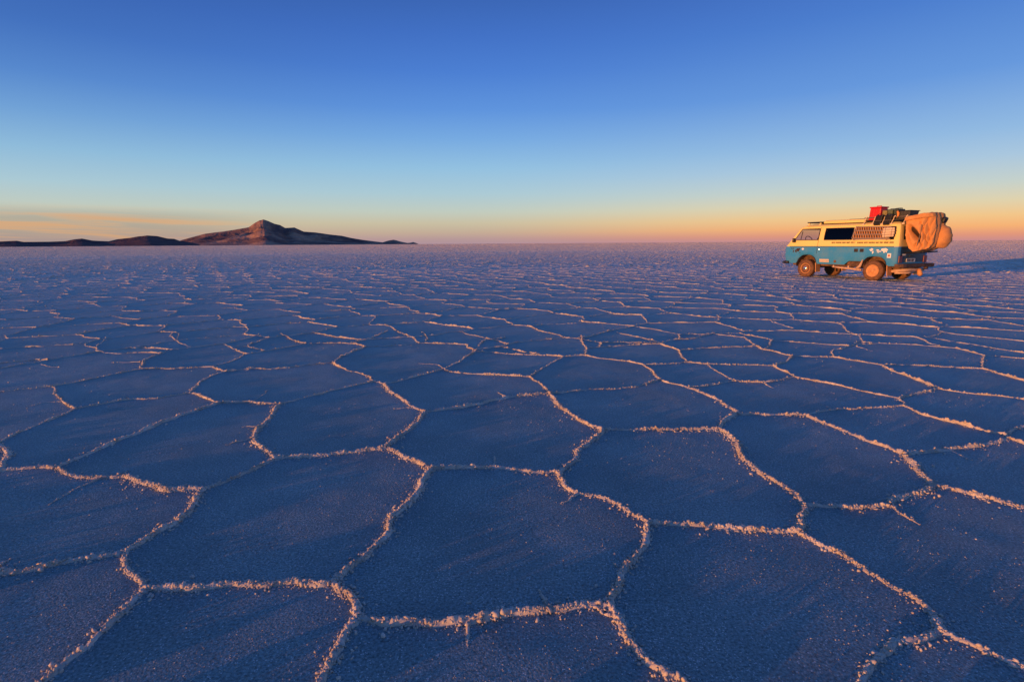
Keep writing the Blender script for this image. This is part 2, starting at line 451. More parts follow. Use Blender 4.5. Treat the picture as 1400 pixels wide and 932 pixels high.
# ------------------------------------------------------------------ ridges of salt crust round the polygons
TRACE = [
 [(-12,606),(4,612),(10,623),(3,637),(-4,645)],
 [(-40,648),(0,643.5),(35,640),(77,639)],
 [(77,639),(129,617),(210,582.5),(261,563),(300,551)],
 [(300,551),(282,545),(267,539),(258,537.5)],
 [(258,537.5),(210,545),(171,546.5),(135,553),(103.5,558.5)],
 [(103.5,558.5),(78,570.5),(36,587),(0,603.5),(-40,620)],
 [(103.5,558.5),(96,555.5),(87,548),(76.5,537.5),(72,528)],
 [(72,528),(45,531),(0,535.4),(-60,542)],
 [(72,528),(114,520.5),(150,513),(192,504.5)],
 [(192,504.5),(228,504),(264,502.5),(291,501.5)],
 [(192,504.5),(195,497),(199.5,491.6),(222,482.6)],
 [(222,482.6),(186,482),(162,483.5),(144,482),(133.5,481)],
 [(133.5,481),(90,488),(51,495),(27,498.5),(0,503.6),(-40,508)],
 [(133.5,481),(132,474.5),(141,467),(154.5,462.5)],
 [(222,482.6),(240,477.5),(261,475.4)],
 [(261,475.4),(246,468.5),(234,459.5),(238.5,455)],
 [(261,475.4),(285,472.5),(306,470)],
 [(306,470),(318,476),(333,483),(345,483)],
 [(306,470),(339,462.5),(355.5,457)],
 [(291,501.5),(318,493.5),(333,485.6),(345,483)],
 [(345,483),(386,476),(419,469.4)],
 [(291,501.5),(295.5,504.5),(310.5,507.5)],
 [(310.5,507.5),(294,512),(279,519.5),(267,530),(258,537.5)],
 [(310.5,507.5),(345,504),(377,504.5),(425,498.5),(455,495.5)],
 [(300,551),(339,549.5),(360,551.6),(384,551.6)],
 [(384,551.6),(369,569),(354,587),(349.5,602),(360,614),(378,626)],
 [(378,626),(354,638),(318,653),(308,658.5),(278,668.5)],
 [(278,668.5),(234,670),(201,663),(170.7,652.8),(140.6,652.8),(110.4,652.8),(87,645),(77,639)],
 [(278,668.5),(264,687),(247.7,708.7),(207.5,730.4),(172.4,753)],
 [(172.4,753),(134,762),(100,765.6),(57,775.6),(0,784.7),(-60,794)],
 [(172.4,753),(175.7,770.6),(184,790.7),(199,804)],
 [(199,804),(174,831),(127,877.7),(60,931),(-4,978)],
 [(199,804),(227.6,804),(267.7,805),(318,800.7),(391.6,797.4),(433.7,800.7),(453.7,797.4)],
 [(453.7,797.4),(473.8,812.4),(483.9,827.5),(490.6,842.6)],
 [(490.6,842.6),(467,881),(440,929.6),(414,978)],
 [(490.6,842.6),(517,851),(564,849),(601,852.6),(637.8,851),(664.6,846),(701.4,837.5),(768,832.5),(807,825.8),(833.9,829)],
 [(453.7,797.4),(483.9,770.6),(524,737),(537.4,707),(560.8,683.6),(591,640.7)],
 [(591,640.7),(564,629),(527,612.5)],
 [(527,612.5),(494,617),(449,622),(410,624.5),(378,626)],
 [(527,612.5),(542,599),(569,579.5),(581,563)],
 [(581,563),(560,554),(545,542),(533,534.5),(525.5,525)],
 [(525.5,525),(512,521.6)],
 [(512,521.6),(476,529),(452,534.5),(419,543.5),(384,551.6)],
 [(512,521.6),(500,513.5),(470,504.5),(455,495.5)],
 [(455,495.5),(470,486.5),(500,474)],
 [(525.5,525),(545,521),(572,514.4),(606.5,504.5)],
 [(606.5,504.5),(626,495.5),(650,480.5)],
 [(606.5,504.5),(620,509),(668,512),(723.5,515)],
 [(723.5,515),(740,504.5),(770.5,487.4)],
 [(723.5,515),(742,527),(750.4,537.5)],
 [(750.4,537.5),(695,543.5),(653,552.5),(629,557),(590,561.5),(581,563)],
 [(750.4,537.5),(772,560),(796,576.5),(823,587)],
 [(823,587),(820,596),(793,612.5),(784,629),(763.6,646.4)],
 [(763.6,646.4),(718,644),(678,638.4),(641,639.4),(591,640.7)],
 [(763.6,646.4),(782,670),(830.5,682),(885.7,714.7)],
 [(885.7,714.7),(879,744),(860.6,770.6),(838.9,810.8),(833.9,829)],
 [(833.9,829),(850.6,851),(877.4,897.8),(900.8,917.9),(927.6,931),(990,966)],
 [(885.7,714.7),(934,717),(984.5,720.4),(1034.7,724.4),(1091.6,726.4)],
 [(1091.6,726.4),(1095,707),(1100,689.6)],
 [(1100,689.6),(1078,670),(1038,645),(1011,618),(1003,602),(983.5,586.4)],
 [(983.5,586.4),(940,587),(859,587),(823,587)],
 [(983.5,586.4),(988,578),(1009,563.6)],
 [(1009,563.6),(979,545),(940,529.4)],
 [(940,529.4),(902.5,519.5)],
 [(902.5,519.5),(871,528),(841,531),(805,532.4),(760,537.5),(750.4,537.5)],
 [(902.5,519.5),(892,507.5),(880,498.5)],
 [(880,498.5),(856,493.4),(820,489.5),(800.5,486)],
 [(800.5,486),(770.5,487.4)],
 [(800.5,486),(802,476)],
 [(802,476),(796,467),(794.5,459)],
 [(880,498.5),(904,498),(940,495)],
 [(940,495),(967,497.6)],
 [(967,497.6),(1018,498.5),(1057,500)],
 [(940,495),(931,485),(928,479)],
 [(928,479),(902.5,470)],
 [(902.5,470),(865,471.5),(820,475),(802,476)],
 [(902.5,470),(886,464),(844,455)],
 [(967,497.6),(982,509),(1003,520.4)],
 [(1003,520.4),(970,527),(940,529.4)],
 [(1003,520.4),(1039,522.5),(1060,520.4),(1087,515)],
 [(1057,500),(1072,507.5),(1087,515)],
 [(1087,515),(1115,521),(1148,527),(1190,536.6),(1230.5,545)],
 [(1230.5,545),(1235,555)],
 [(1230.5,545),(1259,537.5),(1283,531.5)],
 [(1283,531.5),(1247,516.5),(1220,506.6),(1205,498.5)],
 [(1283,531.5),(1319,536.6),(1367,541.4),(1400,545.6),(1450,552)],
 [(1205,498.5),(1238,499),(1280,501),(1319,503),(1343,504)],
 [(1343,504),(1370,512),(1400,520),(1440,530)],
 [(1343,504),(1344.5,491),(1346,486)],
 [(1346,486),(1325,480.5),(1307,476)],
 [(1307,476),(1244,471),(1202,469)],
 [(1346,486),(1361,487),(1400,490),(1440,493)],
 [(1205,498.5),(1175,494),(1139,488)],
 [(1139,488),(1112,488),(1083.5,486.5)],
 [(1083.5,486.5),(1073,495.5),(1057,500)],
 [(1083.5,486.5),(1040,476.6)],
 [(1040,476.6),(1025,467),(1017.5,461)],
 [(1017.5,461),(980,457),(976,455.6)],
 [(1040,473),(964,476),(940,478.4),(928,479)],
 [(976,455.6),(949,462.5),(916,465.5),(902.5,470)],
 [(1139,488),(1139,479),(1148,477.5),(1170.5,471.5)],
 [(1170.5,471.5),(1202,469)],
 [(1235,555),(1190,558),(1160,559.4),(1139,560),(1100,567.5)],
 [(1100,567.5),(1058,567.5),(1013,566),(1009,563.6)],
 [(1100,567.5),(1127,579.5),(1157,590),(1190,603.5),(1220,614),(1235,621.5)],
 [(1235,621.5),(1250,636.5),(1274.5,663.5)],
 [(1235,621.5),(1250,619.4),(1295,614),(1340,609.5),(1379,599)],
 [(1235,555),(1265,567.5),(1310,579.5),(1349,590),(1370,594.5),(1379,599)],
 [(1379,599),(1400,606),(1440,618)],
 [(1370,594.5),(1397,584),(1440,575)],
 [(1274.5,663.5),(1301,669.5),(1348,680),(1398,693.6),(1460,710)],
 [(1274.5,663.5),(1264.5,672),(1227.7,680),(1217.6,691)],
 [(1217.6,691),(1180.8,693),(1140.6,693.6),(1110.5,691.3),(1100,689.6)],
 [(1091.6,726.4),(1127,749),(1144,752),(1177.5,774),(1214,795.7),(1251,817.5)],
 [(1251,817.5),(1271,837.5),(1286,862.6)],
 [(1286,862.6),(1331.4,882.7),(1398,911),(1460,938)],
 [(1286,862.6),(1264.5,869.3),(1231,879.4),(1207.6,897.8),(1187.5,921),(1177,934),(1150,978)],
 [(419,469.4),(479,469.4),(500,474)],
 [(500,474),(546.5,472),(581,469),(635,471),(638,471.5)],
 [(638,471.5),(650,480.5)],
 [(650,480.5),(701,484),(755,486),(770.5,487.4)],
 [(419,469.4),(403,466),(392,460),(384,456)],
 [(479,469.4),(505,463),(531,452)],
 [(581,469),(584,462),(578,454)],
 [(650,480.5),(658,469),(668,464),(690,462)],
]
SPURS = [
 [(140,653),(100,670),(67,690)], [(157,653),(177,643)], [(0,774),(15,764)], [(637.8,851),(641,867.7),(639.5,884)],
 [(790,675),(767,688.6)], [(748.5,833),(745,820),(737,807)], [(676,638),(675.5,623)], [(357,582),(330,584)],
 [(348,599),(330,602),(309,608)], [(345,549),(358,541),(367,533)], [(192,495),(153,496)], [(52,497),(66,501),(81,502)],
 [(606.5,504.5),(599,498.5),(572,497)], [(1045,523.4),(1057,530)], [(1170.5,473),(1193,480)], [(1217.6,691),(1237.7,705),(1257.8,717)],
 [(551,706),(530,708)], [(1140,560),(1130,556),(1120,552)], [(1295,614),(1310,620),(1328,629)],
 [(87,548),(60,551),(36,556)], [(560,557),(538,559)], [(695,543.5),(688,540),(680,536)], [(175,546),(172,543)],
]
node_cache = {}
def gnode(p):
    k = (round(p[0], 1), round(p[1], 1))
    if k not in node_cache:
        node_cache[k] = ground(*p)
    return node_cache[k]
lines = [(np.array([gnode(p) for p in pl]), 1.0) for pl in TRACE]
spurs = [(np.array([gnode(p) for p in pl]), 0.5) for pl in SPURS]
# the measured patch; generated polygons fill the flat everywhere round it
HULL_PX = [(-60,505),(-40,508),(0,503.6),(27,498.5),(51,495),(90,488),(133.5,481),(162,483.5),(222,482.6),(261,475.4),(306,470),(333,483),(345,483),(386,476),(419,469.4),
           (479,469.4),(500,474),(546.5,472),(581,469),(635,471),(650,480.5),(701,484),(755,486),(770.5,487.4),(800.5,486),(802,476),
           (865,471.5),(902.5,470),(916,465.5),(949,462.5),(976,455.6),(1017.5,461),(1040,476.6),(1083.5,486.5),(1112,488),(1139,488),(1139,479),(1170.5,471.5),(1202,469),
           (1244,471),(1307,476),(1346,486),(1400,490),(1440,493),(1460,712),(1460,940),(1150,978),(990,966),(414,978),(-4,978),(-60,794)]
HULL = np.array([ground(*p) for p in HULL_PX])

def inside(P, poly):
    x, y = P[:, 0], P[:, 1]
    r = np.zeros(len(P), bool)
    j = len(poly) - 1
    for i in range(len(poly)):
        xi, yi, xj, yj = *poly[i], *poly[j]
        c = ((yi > y) != (yj > y)) & (x < (xj - xi) * (y - yi) / (yj - yi + 1e-30) + xi)
        r ^= c
        j = i
    return r

def sites(r0, r1, spacing, seed, half=68, full_below=0.0):
    g = np.random.default_rng(seed)
    n = int(r1 / spacing) + 3
    jj, ii = np.meshgrid(np.arange(-n, n + 1), np.arange(-n, n + 1))
    x = (ii + 0.5 * (jj % 2)) * spacing
    y = jj * spacing * 0.866
    P = np.stack([x.ravel(), y.ravel()], -1)
    r = np.hypot(P[:, 0], P[:, 1])
    a = np.degrees(np.arctan2(P[:, 0], P[:, 1]))
    P = P[(r >= r0) & (r < r1) & ((np.abs(a) < half) | (r < full_below))]
    return P + g.normal(0, spacing * 0.2, P.shape)
S = np.concatenate([sites(0, 30, 1.22, 1, 75, 9.0), sites(30, 75, 1.5, 2, 62), sites(75, 160, 2.3, 3, 58), sites(160, 420, 5.0, 4, 55)])
res = delaunay_2d_cdt([Vector(p) for p in S], [], [], 0, 1e-5)
DV = np.array([v[:] for v in res[0]])
T = np.array(res[2])
A, B, C = DV[T[:, 0]], DV[T[:, 1]], DV[T[:, 2]]
d = 2 * (A[:, 0] * (B[:, 1] - C[:, 1]) + B[:, 0] * (C[:, 1] - A[:, 1]) + C[:, 0] * (A[:, 1] - B[:, 1]))
a2, b2, c2 = (A ** 2).sum(1), (B ** 2).sum(1), (C ** 2).sum(1)
CC = np.stack([(a2 * (B[:, 1] - C[:, 1]) + b2 * (C[:, 1] - A[:, 1]) + c2 * (A[:, 1] - B[:, 1])) / d,
               (a2 * (C[:, 0] - B[:, 0]) + b2 * (A[:, 0] - C[:, 0]) + c2 * (B[:, 0] - A[:, 0])) / d], -1)
edge_tri = {}
for ti, tri in enumerate(T):
    for k in range(3):
        e = tuple(sorted((int(tri[k]), int(tri[(k + 1) % 3]))))
        edge_tri.setdefault(e, []).append(ti)
vor_edges = []
for e, ts in edge_tri.items():
    if len(ts) == 2:
        p, q = CC[ts[0]], CC[ts[1]]
        L = np.hypot(*(p - q))
        m = (p + q) / 2
        r = np.hypot(*m)
        if L < 0.02 or L > max(3.0, 0.06 * r):
            continue
        vor_edges.append((p, q))
# clip against the measured patch
far_edges = []
for p, q in vor_edges:
    m = (p + q) / 2
    r = np.hypot(*m)
    if r < 14:
        k = 41
        P = p + (q - p) * np.linspace(0, 1, k)[:, None]
        out = ~inside(P, HULL)
        i = 0
        while i < k:
            if out[i]:
                j = i
                while j + 1 < k and out[j + 1]:
                    j += 1
                if j > i:
                    lines.append((P[[i, j]], 1.0))
                i = j + 1
            else:
                i += 1
    elif r < 30:
        lines.append((np.array([p, q]), 1.0))
    else:
        far_edges.append((p[0], p[1], q[0], q[1]))

def catmull(P, sub):
    if len(P) < 3:
        return P
    out = []
    Q = np.vstack([2 * P[0] - P[1], P, 2 * P[-1] - P[-2]])
    for i in range(1, len(Q) - 2):
        for t in np.linspace(0, 1, sub, endpoint=False):
            p0, p1, p2, p3 = Q[i - 1:i + 3]
            out.append(0.5 * ((2 * p1) + (-p0 + p2) * t + (2 * p0 - 5 * p1 + 4 * p2 - p3) * t ** 2 + (-p0 + 3 * p1 - 3 * p2 + p3) * t ** 3))
    out.append(P[-1])
    return np.array(out)

def resample(P, step):
    seg = np.hypot(*(np.diff(P, axis=0)).T)
    s = np.concatenate([[0], np.cumsum(seg)])
    n = max(2, int(round(s[-1] / step)) + 1)
    u = np.linspace(0, s[-1], n)
    return np.stack([np.interp(u, s, P[:, 0]), np.interp(u, s, P[:, 1])], -1), u

ico_bm = bmesh.new()
bmesh.ops.create_icosphere(ico_bm, subdivisions=1, radius=1.0)
ICO0 = (np.array([v.co[:] for v in ico_bm.verts]), np.array([[v.index for v in f.verts] for f in ico_bm.faces]))
ico_bm.free()
ico_bm = bmesh.new()
bmesh.ops.create_icosphere(ico_bm, subdivisions=2, radius=1.0)
ICO1 = (np.array([v.co[:] for v in ico_bm.verts]), np.array([[v.index for v in f.verts] for f in ico_bm.faces]))
ico_bm.free()

def scatter(base, P, R, jitter, flat=(0.7, 1.1)):
    """crumbs: copies of a base ball at P (n,3) with radius R (n,), each one drawn out, tumbled and roughened"""
    bv, bf = base
    n, k = len(P), len(bv)
    if n == 0:
        return np.zeros((0, 3)), np.zeros((0, 3), int)
    sc = rng.uniform(0.45, 1.6, (n, 3))
    sc[:, 2] = rng.uniform(*flat, n)
    v = bv[None] * (1 + rng.normal(0, jitter, (n, k, 1))) * sc[:, None, :]
    q = rng.normal(0, 1, (n, 4))
    q /= np.linalg.norm(q, axis=1)[:, None]
    w_, x_, y_, z_ = q.T
    Rm = np.stack([np.stack([1 - 2 * (y_ ** 2 + z_ ** 2), 2 * (x_ * y_ - w_ * z_), 2 * (x_ * z_ + w_ * y_)], -1),
                   np.stack([2 * (x_ * y_ + w_ * z_), 1 - 2 * (x_ ** 2 + z_ ** 2), 2 * (y_ * z_ - w_ * x_)], -1),
                   np.stack([2 * (x_ * z_ - w_ * y_), 2 * (y_ * z_ + w_ * x_), 1 - 2 * (x_ ** 2 + y_ ** 2)], -1)], 1)
    v = np.einsum('nij,nkj->nki', Rm, v) * R[:, None, None] + P[:, None, :]
    f = bf[None] + (np.arange(n) * k)[:, None, None]
    return v.reshape(-1, 3), f.reshape(-1, 3)

RV, RQ, RT = [], [], []
nv = 0
def push(V, Q=None, Tt=None):
    global nv
    if len(V) == 0:
        return
    RV.append(V)
    if Q is not None: RQ.append(Q + nv)
    if Tt is not None: RT.append(Tt + nv)
    nv += len(V)

def far_ridges(E, m, h0, w0):
    """many simple ridges at once: a low triangular bank of uneven height along every edge"""
    n = len(E)
    p, q = E[:, :2], E[:, 2:]
    L = np.hypot(*(q - p).T)
    t = np.linspace(0, 1, m)
    nrm_ = np.stack([-(q - p)[:, 1], (q - p)[:, 0]], -1)
    amp = rng.normal(0, 0.07, (n, m))
    amp[:, 0] = amp[:, -1] = 0
    amp[:, 1:-1] = (amp[:, :-2] + 2 * amp[:, 1:-1] + amp[:, 2:]) / 4
    P = p[:, None] + (q - p)[:, None] * t[None, :, None] + nrm_[:, None] * amp[..., None]
    rr_ = np.hypot(P[..., 0], P[..., 1])
    hh = h0(rr_) * rng.lognormal(0, 0.55, (n, m)) * rng.uniform(0.4, 1.5, (n, 1))
    ww = w0(rr_) * rng.uniform(0.6, 1.5, (n, m))
    u = nrm_ / np.maximum(L, 1e-6)[:, None]
    V = np.zeros((n, m, 3, 3))
    for k, sgn in enumerate((-1, 0, 1)):
        V[:, :, k, :2] = P + u[:, None] * (ww * sgn)[..., None]
    V[:, :, 0, 2] = V[:, :, 2, 2] = -0.006
    V[:, :, 1, 2] = hh
    ii = np.arange(n * m * 3).reshape(n, m, 3)
    qd = np.stack([ii[:, :-1, :-1], ii[:, :-1, 1:], ii[:, 1:, 1:], ii[:, 1:, :-1]], -1).reshape(-1, 4)
    push(V.reshape(-1, 3), qd)
FE = np.array(far_edges)
FE = FE[np.hypot((FE[:, 0] + FE[:, 2]) / 2, (FE[:, 1] + FE[:, 3]) / 2) < 420]
FR = np.hypot((FE[:, 0] + FE[:, 2]) / 2, (FE[:, 1] + FE[:, 3]) / 2)
for r0, r1, m in ((0, 75, 12), (75, 160, 8), (160, 1e9, 6)):
    sel = (FR >= r0) & (FR < r1)
    far_ridges(FE[sel], m, lambda r: 0.014 * np.clip(1.25 - r / 120, 0.45, 1.0), lambda r: 0.012 * np.maximum(1.0, r / 110))

lump_P = {0: [], 1: [], 2: []}
lump_R = {0: [], 1: [], 2: []}
for li, (P, hs) in enumerate(lines + spurs):
    spur = li >= len(lines)
    r = np.hypot(*P.mean(0))
    r = min(r, np.hypot(*P[0]), np.hypot(*P[-1]))
    if r < 5.0: step, nc = 0.007, 9
    elif r < 11: step, nc = 0.02, 7
    elif r < 30: step, nc = 0.06, 5
    elif r < 75: step, nc = 0.16, 3
    elif r < 160: step, nc = 0.4, 3
    elif r < 420: step, nc = 1.2, 3
    else: step, nc = r * 0.006, 3
    # bend straight generated edges
    if len(P) == 2:
        L = np.hypot(*(P[1] - P[0]))
        nrmv = np.array([-(P[1] - P[0])[1], (P[1] - P[0])[0]])
        ks = np.linspace(0, 1, 7)
        amp = np.concatenate([[0], rng.normal(0, 0.055, 5), [0]])
        amp = np.convolve(np.pad(amp, 1), [0.25, 0.5, 0.25], 'valid') * np.array([0, 1, 1, 1, 1, 1, 0])
        P = P[0] + (P[1] - P[0]) * ks[:, None] + nrmv * amp[:, None]
    P = catmull(P, 6) if r < 60 else P
    Q, s = resample(P, step)
    n = len(Q)
    s0 = rng.uniform(0, 1000)
    tang = np.gradient(Q, axis=0)
    tang /= np.maximum(np.hypot(*tang.T), 1e-9)[:, None]
    nm = np.stack([-tang[:, 1], tang[:, 0]], -1)
    S1 = s + s0
    wob = (fbm2(S1 * 9, S1 * 0 + li, 3, 3) - 0.5) * 0.035 * np.minimum(1, np.minimum(s, s[-1] - s) / 0.06)
    if r < 30:
        Q = Q + nm * wob[:, None]
    body = np.clip((fbm2(S1 * 2.2, S1 * 0 + li * 3.3, 3, 11) - 0.22) * 1.7, 0, 1)       # slow change along a ridge
    rough = fbm2(S1 * 38, S1 * 0 + li * 1.7, 2, 12)
    hgt = (0.0095 + 0.0125 * body) * (0.35 + 1.3 * rough) * hs
    wid = (0.0135 + 0.0085 * body) * (0.7 + 0.6 * fbm2(S1 * 20, S1 * 0 + li, 2, 13)) * (0.45 if spur else 1.0)
    if r > 4.5:
        wid = wid * 0.50
        hgt = hgt * (0.70 + 0.35 * rng.random())
    bead = np.clip((fbm2(S1 * 9.0, S1 * 0 + li * 2.1, 2, 41) - 0.33) * 3.2, 0.12, 1.5)
    hgt = hgt * (0.62 + 0.38 * bead) if r < 4.5 else hgt * (0.45 + 0.55 * bead)
    if spur:
        tp = 1 - s / s[-1]
        hgt *= 0.25 + 0.9 * tp
        wid *= 0.35 + 0.8 * tp
    u = np.linspace(-1, 1, nc)
    prof = 1 - np.abs(u) ** 1.5
    X = Q[:, None, :] + nm[:, None, :] * (u[None, :] * wid[:, None])[..., None]
    base = sheet_z(X[..., 0], X[..., 1]) if r < 22 else 0.0
    Z = hgt[:, None] * prof[None, :]
    if nc >= 7:
        lump = vnoise2(X[..., 0] * 95, X[..., 1] * 95, 21) * 0.6 + vnoise2(X[..., 0] * 200, X[..., 1] * 200, 22) * 0.4
        Z = Z * (0.5 + 1.0 * lump)
        X = X + (rng.normal(0, 0.0012, X.shape))
    elif nc == 5:
        Z = Z * rng.uniform(0.6, 1.35, Z.shape)
    Z[:, 0] = -0.006
    Z[:, -1] = -0.006
    V = np.concatenate([X, (Z + base)[..., None]], -1)
    ii = np.arange(n * nc).reshape(n, nc)
    qd = np.stack([ii[:-1, :-1], ii[:-1, 1:], ii[1:, 1:], ii[1:, :-1]], -1).reshape(-1, 4)
    push(V.reshape(-1, 3), qd)
    # crumbs of crust on top and beside
    if r < 22:
        dens = 1400 if r < 4.0 else (430 if r < 8 else (110 if r < 13 else 30))
        if spur: dens *= 0.35
        k = rng.poisson(dens * s[-1])
        if k:
            sel = rng.integers(0, n, k)
            keep = rng.random(k) < np.clip(0.45 + 0.7 * body[sel], 0, 1) * np.clip(0.55 + 0.5 * bead[sel], 0, 1)
            sel = sel[keep]
            k = len(sel)
            lat = rng.normal(0, 0.78, k) * wid[sel] * rng.choice([1.0, 1.0, 1.0, 2.2], k)
            xy = Q[sel] + nm[sel] * lat[:, None]
            big = 1.0 if r < 4.0 else (1.1 if r < 8 else (1.25 if r < 13 else 1.5))
            rad = rng.lognormal(math.log(0.0031), 0.48, k) * big * (0.75 if spur else 1.0)
            rad = np.minimum(rad, 0.0095 * max(1.0, big * 0.75))
            z = sheet_z(xy[:, 0], xy[:, 1]) + hgt[sel] * np.clip(1 - np.abs(lat / wid[sel]) ** 1.5, 0, 1) * 0.95 + rad * 0.25
            lv = 0 if r < 0.1 else 1
            lump_P[lv].append(np.concatenate([xy, z[:, None]], -1))
            lump_R[lv].append(rad)
for lv, base in ((0, ICO1), (1, ICO0)):
    if lump_P[lv]:
        V, f = scatter(base, np.concatenate(lump_P[lv]), np.concatenate(lump_R[lv]), 0.28)
        push(V, None, f)
me = np_mesh('salt_ridges', np.concatenate(RV), [np.concatenate(RQ), np.concatenate(RT)])
m_crust, N = new_mat('salt_crust')
t = N.n('ShaderNodeTexCoord')
n1 = N.n('ShaderNodeTexNoise', {'Vector': t.outputs['Object'], 'Scale': 7.0, 'Detail': 6.0, 'Roughness': 0.65})
n2 = N.n('ShaderNodeTexNoise', {'Vector': t.outputs['Object'], 'Scale': 420.0, 'Detail': 3.0})
c = N.ramp(n1.outputs[0], [(0.3, (0.42, 0.335, 0.255)), (0.5, (0.55, 0.455, 0.36)), (0.7, (0.68, 0.59, 0.49))])
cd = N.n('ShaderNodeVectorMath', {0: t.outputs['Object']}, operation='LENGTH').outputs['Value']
c = N.mix(N.n('ShaderNodeMapRange', {0: cd, 1: 12.0, 2: 90.0, 3: 0.0, 4: 1.0}).outputs[0], c, (0.92, 0.72, 0.50, 1))  # warm tone of sunlit salt painted into the crust with distance
bmp = N.n('ShaderNodeBump', {'Strength': 0.5, 'Distance': 0.002, 'Height': n2.outputs[0]})
p = N.n('ShaderNodeBsdfPrincipled', {'Base Color': c, 'Roughness': 0.65, 'Specular IOR Level': 0.35, 'Normal': bmp.outputs[0]})
N.n('ShaderNodeOutputMaterial', {0: p.outputs[0]})
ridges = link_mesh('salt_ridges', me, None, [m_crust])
tag(ridges, 'crumbly white salt ridges outlining the polygons of the flat', 'salt crust', kind='stuff')

# grains of salt strewn over the floors
gp, gr = [], []
for r0, r1, dens, size in ((0.6, 3.0, 1900, 0.0013), (3.0, 6.0, 520, 0.0018), (6.0, 14.0, 60, 0.0028)):
    area = math.radians(110) / 2 * (r1 ** 2 - r0 ** 2)
    k = int(area * dens)
    r = np.sqrt(rng.uniform(r0 ** 2, r1 ** 2, k))
    a = np.radians(rng.uniform(-55, 55, k))
    P = np.stack([r * np.sin(a), r * np.cos(a)], -1)
    keep = rng.random(k) < np.clip((fbm2(P[:, 0] * 1.6, P[:, 1] * 1.6, 3, 77) - 0.25) * 2.2, 0.05, 1)
    P = P[keep]
    rad = np.minimum(rng.lognormal(math.log(size), 0.5, len(P)), size * 2.4)
    gp.append(np.concatenate([P, (sheet_z(P[:, 0], P[:, 1]) + rad * 0.1)[:, None]], -1))
    gr.append(rad)
octa = (np.array([(1, 0, 0), (-1, 0, 0), (0, 1, 0), (0, -1, 0), (0, 0, 1), (0, 0, -1)], float),
        np.array([(0, 2, 4), (2, 1, 4), (1, 3, 4), (3, 0, 4), (2, 0, 5), (1, 2, 5), (3, 1, 5), (0, 3, 5)]))
V, f = scatter(octa, np.concatenate(gp), np.concatenate(gr), 0.2, (0.7, 1.5))
# rough salt farther out: low pointed knobs, sparser and larger with distance
def knobs(r0, r1, dens, h, steep=1.0, half=62):
    k = int(math.radians(2 * half) / 2 * (r1 ** 2 - r0 ** 2) * dens)
    r = np.sqrt(rng.uniform(r0 ** 2, r1 ** 2, k))
    a = np.radians(rng.uniform(-half, half, k))
    P = np.stack([r * np.sin(a), r * np.cos(a)], -1)
    keep = rng.random(k) < np.clip((r - r0) / (0.25 * (r1 - r0)) + 0.35, 0, 1) * np.clip(0.45 + 1.1 * (fbm2(P[:, 0] * 0.35, P[:, 1] * 0.35, 3, 91) - 0.3), 0.15, 1)
    P = P[keep]
    k = len(P)
    R = h * rng.lognormal(0, 0.35, k)
    th = rng.uniform(0, 2 * np.pi, k)
    el_ = rng.uniform(0.7, 1.9, k)
    ang = th[:, None] + np.arange(4)[None] * np.pi / 2
    rad = np.stack([el_, 1 / el_, el_, 1 / el_], -1) * R[:, None] * 0.8
    base = np.stack([P[:, :1] + rad * np.cos(ang), P[:, 1:] + rad * np.sin(ang), np.full((k, 4), -0.1 * h)], -1)
    top = np.stack([P[:, 0] + rng.normal(0, 0.25, k) * R, P[:, 1] + rng.normal(0, 0.25, k) * R, R * rng.uniform(0.65, 1.05, k) * steep], -1)[:, None]
    Vk = np.concatenate([base, top], 1).reshape(-1, 3)
    tri = np.array([(0, 1, 4), (1, 2, 4), (2, 3, 4), (3, 0, 4)])
    return Vk, (tri[None] + (np.arange(k) * 5)[:, None, None]).reshape(-1, 3)
KV, KF, kn = [V], [f], len(V)
for a_ in ((7, 14, 220, 0.0042), (14, 32, 260, 0.0075), (32, 80, 95, 0.016), (80, 200, 20.0, 0.030, 1.4), (200, 620, 3.2, 0.060, 1.7), (620, 2600, 0.13, 0.20, 1.9), (2600, 16000, 0.0022, 0.7, 1.8)):
    v_, f_ = knobs(*a_)
    KV.append(v_)
    KF.append(f_ + kn)
    kn += len(v_)
V, f = np.concatenate(KV), np.concatenate(KF)
me = np_mesh('salt_grains', V, [f])
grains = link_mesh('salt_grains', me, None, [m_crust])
tag(grains, 'tiny white salt grains strewn over the dark polygon floors', 'salt grains', kind='stuff')

# ------------------------------------------------------------------ volcano and far hills (true distances, polar height fields)
def az_el(px, py):
    d = ray(px, py)
    return math.atan2(d[0], d[1]), math.atan2(d[2], math.hypot(d[0], d[1]))

